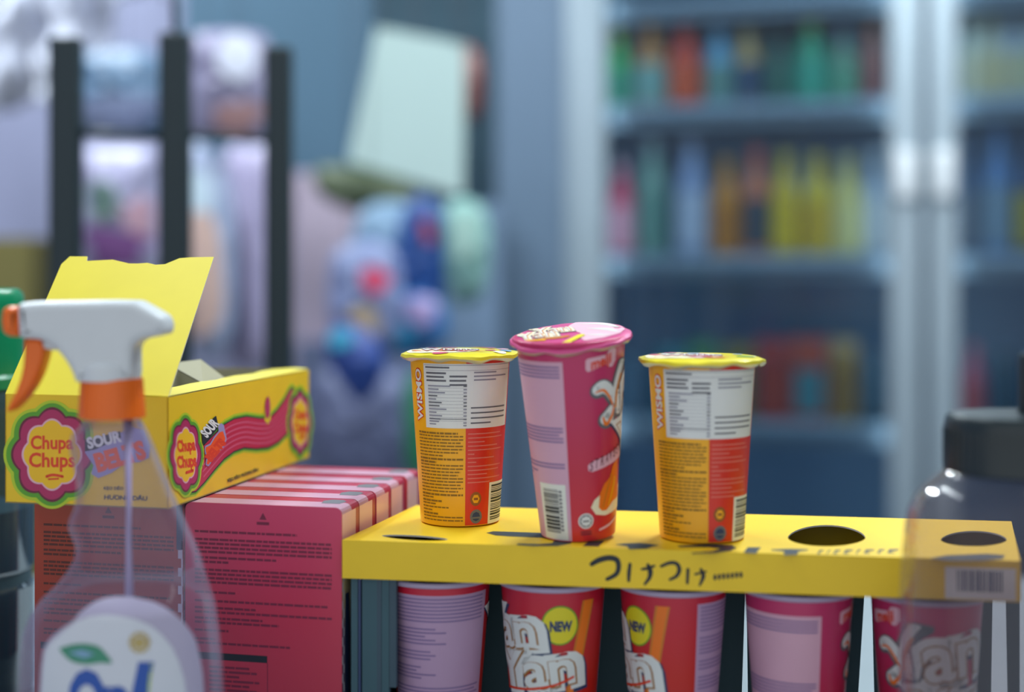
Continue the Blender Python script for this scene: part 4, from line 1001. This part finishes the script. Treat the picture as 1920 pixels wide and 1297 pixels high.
row1 = [(1160, 46, 62, '#3fae5a', '#c8cf30', '#2f8f70', 'green bottle with lime cap at the end of the top visible shelf'),
        (1222, 62, 50, '#c88a4a', '#e09a40', '#7fb0a8', 'amber bottle with pale blue-green label next to the red bottle'),
        (1285, 62, 48, '#e0482c', '#d83a3a', '#e85a2a', 'bright red bottle on the top visible shelf'),
        (1348, 54, 52, '#6fb0d0', '#8cc0e0', '#6a9a90', 'pale blue bottle standing beside the red bottle'),
        (1402, 48, 50, '#c8a868', '#c8bc90', '#2f5070', 'tan bottle with dark blue band on the top visible shelf'),
        (1458, 44, 66, '#2c6858', '#2c5a4a', '#2a7060', 'dark green bottle left of the one with a yellow cap'),
        (1520, 66, 38, '#1f9a70', '#c8c83a', '#2aa88a', 'vivid green bottle with yellow cap on the top visible shelf'),
        (1582, 46, 60, '#6a9a80', '#8a9ab0', '#58a080', 'grey-green bottle standing between green and brown bottles'),
        (1636, 50, 52, '#8a5a50', '#b87858', '#7a4a48', 'brown bottle at the door-frame end of the top visible shelf')]
for px, w_, pt, c, cp, lb, lab in row1: bottle(px, w_, pt, 1, c, cp, lb, lab, group='bottles on the top visible refrigerator shelf')
row2 = [(1166, 50, 305, '#d0506c', '#c8a8b4', '#d898a8', 'pink bottle at the end of the middle shelf'),
        (1225, 56, 262, '#7aa898', '#a0b0b4', '#6a9a8c', 'grey-green bottle standing beside the pink bottle'),
        (1298, 60, 256, '#8fa4cc', '#a8b0c4', '#c4d0e4', 'clear bluish bottle left of the amber bottle'),
        (1362, 56, 300, '#d88a14', '#d89a20', '#c87a14', 'amber bottle on the middle refrigerator shelf'),
        (1418, 50, 278, '#e0825a', '#d85a48', '#384858', 'orange bottle with red cap and dark label'),
        (1472, 52, 286, '#e2c228', '#dcc440', '#ecc820', 'yellow bottle next to the orange one on the middle shelf'),
        (1500, 30, 244, '#8aa8b8', '#a8b8c4', None, 'slim clear bottle standing behind the yellow bottles'),
        (1532, 56, 290, '#e2c630', '#dcc450', '#dcb424', 'yellow bottle in the middle of three yellowish ones'),
        (1588, 58, 292, '#d2c878', '#ccc898', '#dcd48c', 'pale yellow bottle near the door frame'),
        (1640, 50, 280, '#98a8b8', '#a8b4bc', '#b4bcc0', 'grey-white bottle against the middle door frame')]
for i, (px, w_, pt, c, cp, lb, lab) in enumerate(row2): bottle(px, w_, pt, 2, c, cp, lb, lab, t=.20 if i == 6 else .13, group='bottles on the middle refrigerator shelf')
row3 = [(1190, 50, 668, '#3c5a70', '#4a6a80', None, 'dark blue can on the lower shelf, left part', 'can'),
        (1262, 56, 652, '#3a7c84', '#3a7c84', '#32647a', 'teal carton on the lower shelf', 'carton'),
        (1320, 52, 640, '#4f8a5c', '#4f8a5c', '#7a9a48', 'green carton on the lower shelf', 'carton'),
        (1385, 50, 646, '#8a7c3c', '#8a7c3c', '#4f7c50', 'olive carton on the lower shelf', 'carton'),
        (1450, 62, 636, '#a8423c', '#a8423c', '#b04a3c', 'dull red carton next to the orange-red one on the lower shelf', 'carton'),
        (1518, 66, 632, '#b4503c', '#b4503c', '#4f8c94', 'orange-red carton with teal square on the lower shelf', 'carton'),
        (1582, 48, 634, '#9a7a3c', '#9a7a3c', '#8a6c3c', 'ochre carton near the door frame on the lower shelf', 'carton'),
        (1636, 44, 668, '#3c5868', '#3c5868', None, 'dark can against the middle door frame on the lower shelf', 'can')]
for px, w_, pt, c, cp, lb, lab, kd in row3: bottle(px, w_, pt, 3, c, cp, lb, lab, kd, group='packs on the lower refrigerator shelf')
row4 = [(1818, 44, 26, '#aab4a8', '#c4c8b8', '#b4b49c', 1, 'pale bottle behind the second door, beside the door frame', 'bottle'),
        (1858, 42, 24, '#b8bca8', '#c8ccb8', '#bcb48c', 1, 'cream bottle behind the second door, second from the frame', 'bottle'),
        (1900, 44, 22, '#a8b4bc', '#c0c8c8', '#c0bc98', 1, 'silvery bottle behind the second door, third from the frame', 'bottle'),
        (1942, 44, 24, '#a8b4b0', '#c0c8c8', '#b8bc98', 1, 'greyish bottle at the picture edge behind the second door', 'bottle'),
        (1815, 40, 262, '#3c5878', '#3c5070', '#5a6878', 2, 'dark blue bottle behind the second door, beside the frame', 'bottle'),
        (1872, 48, 236, '#5a86b8', '#5a86b8', '#7894a8', 2, 'light blue bottle behind the second door', 'bottle'),
        (1925, 44, 260, '#3c5c80', '#3c5070', '#a89c40', 2, 'dark bottle with yellow label behind the second door', 'bottle'),
        (1826, 44, 646, '#a85a6c', '#b8707c', '#9c4a50', 3, 'pink-red bottle behind the second door above the black cap', 'bottle'),
        (1885, 44, 660, '#3c5868', '#3c5868', None, 3, 'dark can behind the second door above the black cap', 'can')]
for px, w_, pt, c, cp, lb, sh, lab, kd in row4: bottle(px, w_, pt, sh, c, cp, lb, lab, kd, group='drinks behind the second refrigerator door')

# =================================================================== BACKGROUND : black rack, bags, sheets
mat('rack black', '#15282f', .5)
t = thing('metal_rack', 'black metal display rack with three uprights behind the candy box', 'display rack', (-.40, 1.5, 0))
RK = [(124, 57, 70, 1.42), (329, 57, 62, 1.46), (523, 50, 88, 1.52)]; tops = []
for cx, wp, pt, Y in RK:
    p = W(cx, pt, Y); hw = wp*Y/F/2; mb = MB(); mb.box((p.x-hw+.40, Y-1.5-.012, 0), (p.x+hw+.40, Y-1.5+.012, p.z), 'rack black', .004); mb.build('upright', t); tops.append((p.x+.40, Y-1.5, Y))
for i in (0, 1):
    for py, hp in (((252, 18), (257, 14))[i], (1180, 16), (1900, 16)):
        a, b = tops[i], tops[i+1]; za, zb = CZ-(py-HOR)/F*a[2], CZ-(py-HOR)/F*b[2]; hz = hp*1.45/F/2; mb = MB()
        mb.tube([(a[0]+.01, a[1], (za+zb)/2), (b[0]-.01, b[1], (za+zb)/2)], hz, 'rack black', 10); mb.build('crossbar', t)
mb = MB(); p = W(329, 62, 1.46); q = W(326, -60, 1.46); mb.tube([(p.x+.4, 1.46-1.5, p.z-.01), (q.x+.4, 1.46-1.5, q.z)], .0035, 'rack black', 8); mb.build('wire_mast', t)
for y0 in (-.07, .05):
    mb = MB(); a, b = tops[0], tops[2]; mb.box((a[0]-.02, y0, 0), (b[0]+.02, y0+.03, .03), 'rack black', .003); mb.build('foot_bar', t)

def panel(name, label, cat, px0, px1, py0, py1, Y, th, m, bev=.004, quad=None, group=None):
    q = quad or [(px0, py1), (px1, py1), (px1, py0), (px0, py0)]
    P = [W(x, y, Y) for x, y in q]; c = sum(P, Vector())/4; mb = MB(); mm = MATS[m] if isinstance(m, str) else m
    bm = bmesh.new(); vs = [bm.verts.new(p-c) for p in P]; f = bm.faces.new(vs); r = bmesh.ops.extrude_face_region(bm, geom=[f])
    for e in r['geom']:
        if isinstance(e, bmesh.types.BMVert): e.co.y += th
    bmesh.ops.recalc_face_normals(bm, faces=bm.faces[:])
    if bev: bmesh.ops.bevel(bm, geom=bm.edges[:], offset=bev, segments=2, affect='EDGES')
    mb.bm(bm, mm); o = mb.build(name, loc=c); return tag(o, label, cat, group)
def closed(pts, n=4):       # rounded closed outline through the given points
    N = len(pts); out = []
    for i in range(N):
        p0, p1, p2, p3 = (Vector(pts[(i+k-1) % N]) for k in range(4))
        for k in range(n):
            t = k/n; out.append((0.5*((2*p1)+(-p0+p2)*t+(2*p0-5*p1+4*p2-p3)*t*t+(-p0+3*p1-3*p2+p3)*t**3))[:])
    return out
def pouch(name, label, cat, outline, Y, col, bulge=.03, prints=(), header=None, group=None):
    """pillow-shaped bag from a picture outline, with printed patches that follow its bulge"""
    P = [W(x, y, Y) for x, y in closed(outline)]; c = sum(P, Vector())/len(P); R = [p-c for p in P]; mb = MB(); N = len(R); rings = [1, .93, .8, .6, .35, 0]
    for sg in (-1, 1):
        vs = []; fs = []
        for q in rings:
            for p in R: vs.append((p.x*q, sg*bulge*math.sqrt(max(0, 1-q*q))*(1+.12*math.sin(p.z*60+p.x*45)), p.z*q))
        for i in range(len(rings)-1):
            for k in range(N):
                f_ = (i*N+k, i*N+(k+1) % N, (i+1)*N+(k+1) % N, (i+1)*N+k); fs.append(f_ if sg < 0 else f_[::-1])
        mb.add(vs, fs, mat('bag '+col, col, .4, var=.12, scale=25), True)
    o = mb.build(name, loc=c); tag(o, label, cat, group)
    top = max(R, key=lambda v: v.z); mh = MB(); mh.tube([(top.x*.5, 0, top.z*.9), (top.x*.5, 0, CEIL-c.z)], .0008, 'ink soft', 5); mh.build('hanging_cord', o)
    for k, (pc, pts) in enumerate(prints):
        A = Art(); Q = [W(x, y, Y)-c for x, y in closed(pts)]; A.poly([(v.x, v.z) for v in Q], mat('bag '+pc, pc, .4), 0)
        rx = max(abs(v.x) for v in R); rz_ = max(abs(v.z) for v in R)
        mp = MB(); A.apply(mp, lambda u, v, h: (u, -bulge*math.sqrt(max(0, 1-min(1, (u/rx)**2*.8+(v/rz_)**2*.8)))*1.13-.002-k*.0006, v), du=.02, h0=.001)
        mp.build('printed_patch', o)
    return o

# wall board and hanging things on the left
mat('lilac board', '#969ab6', .7, scale=4); mat('cream board', '#c4b4c4', .7, scale=4)
def display_wall():
    t = panel('lilac_partition', 'pale lilac partition board behind the black rack', 'partition', -240, 575, -160, 1640, 3.1, .04, 'lilac board')
    return t
display_wall()
panel('slate_blue_board', 'dull blue board behind the top of the pale hanging sign', 'board', 342, 700, -160, 330, 3.0, .03, mat('slate blue panel', '#4a6a80', .7, scale=5))
panel('low_cabinet', 'slate-lilac cabinet front below the hanging snacks', 'cabinet', 556, 790, 640, 1720, 2.78, .05, mat('slate lilac', '#7884a4', .7, scale=5))
panel('cream_board', 'pinkish cream board between the black rack and the hanging snacks', 'board', 548, 712, 322, 1700, 2.85, .03, mat('cream panel', '#b9aabb', .7, scale=5))
panel('slate_board', 'slate-grey lower board under the hanging snack bags', 'board', 700, 938, 380, 1700, 2.95, .03, mat('slate panel', '#6f86a0', .7, scale=5))
# crumpled plastic sheet at the top
def sheet():
    mb = MB(); nx, nz = 44, 22; vs = []; fs = []
    for j in range(nz+1):
        for i in range(nx+1):
            u, v = i/nx, j/nz; px = -120+u*445; low = 150+70*math.sin(u*5.2)+30*math.sin(u*13)-(90*u if u > .75 else 0); py = -120+v*(low+120)
            Y = 2.6+.035*math.sin(u*26+v*5)+.025*math.sin(u*57-v*9)+.02*math.sin(v*18+u*8); vs.append(W(px, py, 2.6)+Vector((0, Y-2.6, 0)))
    c = vs[nx//2]; c = Vector(c)
    for j in range(nz):
        for i in range(nx): a = j*(nx+1)+i; fs.append((a, a+nx+1, a+nx+2, a+1))
    mb.add([v-c for v in vs], fs, mat('white sheet plastic', '#c6cad8', .4, scale=9), True); o = mb.build('plastic_sheet', loc=c)
    m = o.modifiers.new('thickness', 'SOLIDIFY'); m.thickness = .002
    tag(o, 'crumpled white plastic sheet draped above the black rack', 'plastic sheet')
sheet()
panel('carton_box', 'olive-brown carton behind the green jar lid', 'carton', -120, 62, 446, 2002, 2.3, .25, mat('olive carton', '#7c7440', .7, scale=8))
G1 = 'snack bags hanging behind the black rack'
pouch('snack_bag', 'lilac bag with green leafy emblem and purple foot, hanging behind the rack', 'snack bag', [(160, 285), (205, 278), (255, 278), (296, 288), (299, 380), (296, 495), (230, 505), (158, 498), (156, 390)], 2.3, '#a8a6c4', .04,
      [('#7a9488', [(180, 352), (205, 342), (228, 352), (236, 380), (222, 408), (200, 414), (182, 398)]), ('#3c5c60', [(188, 360), (218, 362), (214, 388), (192, 386)]), ('#8c5c98', [(165, 432), (210, 428), (250, 436), (290, 446), (290, 495), (165, 495)]), ('#c8a0b0', [(245, 395), (290, 370), (292, 440), (255, 432)])], group=G1)
pouch('snack_bag', 'blue-grey bag hanging above the crossbar in the first gap of the rack', 'snack bag', [(146, 110), (200, 95), (260, 92), (305, 115), (308, 180), (302, 246), (225, 250), (146, 246), (143, 180)], 2.4, '#5c7894', .04, [('#8c98b8', [(150, 195), (300, 185), (300, 240), (150, 240)])], group=G1)
pouch('snack_bag', 'mauve bag with bright round patch above the second crossbar', 'snack bag', [(362, 70), (410, 58), (470, 60), (505, 80), (508, 170), (502, 256), (430, 262), (362, 256), (358, 160)], 2.3, '#8c88a4', .04,
      [('#d0d4e4', [(425, 84), (450, 70), (478, 80), (490, 110), (480, 145), (450, 158), (425, 140), (415, 112)]), ('#b48c8c', [(415, 205), (495, 200), (495, 245), (425, 250)])], group=G1)
pouch('snack_bag', 'pale blue and peach bag hanging behind the second gap of the rack', 'snack bag', [(355, 285), (395, 280), (430, 330), (440, 470), (430, 640), (365, 660), (350, 480)], 2.35, '#a8b4d0', .04,
      [('#c8dce8', [(362, 330), (400, 330), (408, 390), (390, 410), (362, 412)]), ('#d8b8ac', [(360, 420), (410, 408), (425, 500), (420, 600), (362, 620)])], group=G1)
pouch('snack_bag', 'long lilac bag with a dark slanting fold behind the second gap of the rack', 'snack bag', [(425, 285), (470, 276), (510, 285), (515, 450), (512, 660), (450, 690), (425, 640), (432, 450)], 2.45, '#b0a8c8', .04, [('#6c7090', [(412, 300), (428, 300), (452, 440), (462, 640), (440, 640), (432, 460)])], group=G1)
# white sheet sign and hanging snacks in the middle
t = thing('hanging_sign', 'blank pale sheet hanging aslant in the middle of the shop', 'sign', W(760, 210, 2.35))
P = [W(x, y, 2.35)-W(760, 210, 2.35) for x, y in ((652, 302), (868, 366), (872, 82), (706, 50))]; mb = MB(); bm = bmesh.new()
vs = [bm.verts.new(p) for p in P]; f = bm.faces.new(vs); r = bmesh.ops.extrude_face_region(bm, geom=[f])
for e in r['geom']:
    if isinstance(e, bmesh.types.BMVert): e.co.y += .006
bmesh.ops.recalc_face_normals(bm, faces=bm.faces[:]); mb.bm(bm, mat('pale mint sheet', '#b8d0cc', .6, scale=6, var=.03)); mb.build('sheet', t)
mb = MB(); mb.tube([P[3]+Vector((.01, 0, -.01)), P[3]+Vector((-.01, 0, .25))], .0015, 'ink soft', 6); mb.tube([P[2]+Vector((-.01, 0, -.01)), P[2]+Vector((-.03, 0, .25))], .0015, 'ink soft', 6); mb.build('cord', t)
G2 = 'snack bags hanging left of the refrigerator'
pouch('snack_bag', 'olive bag half hidden below the pale hanging sign', 'snack bag', [(590, 318), (660, 310), (760, 340), (800, 380), (740, 400), (660, 395), (600, 365)], 2.68, '#4f5c40', .03, group=G2)
pouch('snack_bag', 'pale blue bag hanging below the pale sign', 'snack bag', [(690, 385), (760, 380), (795, 410), (790, 500), (740, 545), (680, 540), (650, 500), (665, 430)], 2.60, '#84a4c0', .03, [('#5c88b4', [(700, 470), (770, 460), (770, 520), (690, 525)])], group=G2)
pouch('snack_bag', 'lilac bag with a red patch, beside the deep blue bag', 'snack bag', [(630, 470), (700, 450), (745, 480), (755, 560), (740, 640), (680, 660), (625, 620), (615, 540)], 2.35, '#8490b8', .03, [('#d0486c', [(682, 505), (715, 502), (735, 520), (715, 548), (688, 540)]), ('#c8b088', [(655, 585), (700, 575), (712, 620), (670, 635)])], group=G2)
pouch('snack_bag', 'deep blue bag with a small red mark near its top', 'snack bag', [(755, 400), (790, 365), (825, 400), (838, 480), (828, 570), (790, 600), (745, 570), (740, 500)], 2.50, '#2c549a', .03, [('#a04050', [(790, 410), (812, 420), (815, 455), (797, 450)])], group=G2)
pouch('snack_bag', 'blue bag with lilac print hanging lowest but one of the bunch', 'snack bag', [(700, 570), (770, 545), (830, 570), (840, 630), (800, 665), (720, 665), (690, 625)], 2.42, '#3468a0', .03, [('#9484b4', [(765, 560), (815, 560), (815, 600), (775, 605)]), ('#30a0d0', [(725, 600), (775, 610), (765, 645), (722, 640)])], group=G2)
pouch('snack_bag', 'navy bag with teal edge at the foot of the hanging bunch', 'snack bag', [(618, 620), (660, 605), (710, 640), (720, 700), (680, 755), (640, 720), (612, 670)], 2.26, '#2c4890', .03, [('#3aa0c0', [(622, 625), (655, 615), (665, 640), (630, 650)])], group=G2)
pouch('snack_bag', 'pale green bag hanging next to the refrigerator', 'snack bag', [(838, 385), (885, 375), (915, 410), (918, 490), (900, 560), (850, 565), (832, 480)], 2.5, '#88b4ac', .04, [('#a8ccc0', [(850, 410), (890, 405), (890, 470), (852, 480)])], group=G2)
pouch('snack_bag', 'rust-brown bag peeping out behind the pale hanging sign', 'snack bag', [(855, 95), (890, 90), (905, 130), (900, 210), (872, 230), (852, 190)], 2.6, '#7c4a44', .03, group=G2)
pouch('snack_bag', 'slate-mauve bag low behind the first yellow cup', 'snack bag', [(600, 700), (680, 690), (760, 720), (770, 830), (720, 900), (620, 890), (590, 800)], 2.75, '#7880a4', .04, group=G2)
pouch('snack_bag', 'narrow green bag close behind the first yellow cup', 'snack bag', [(762, 720), (790, 700), (805, 780), (800, 880), (770, 900), (758, 820)], 2.6, '#2f8c5c', .03, group=G2)
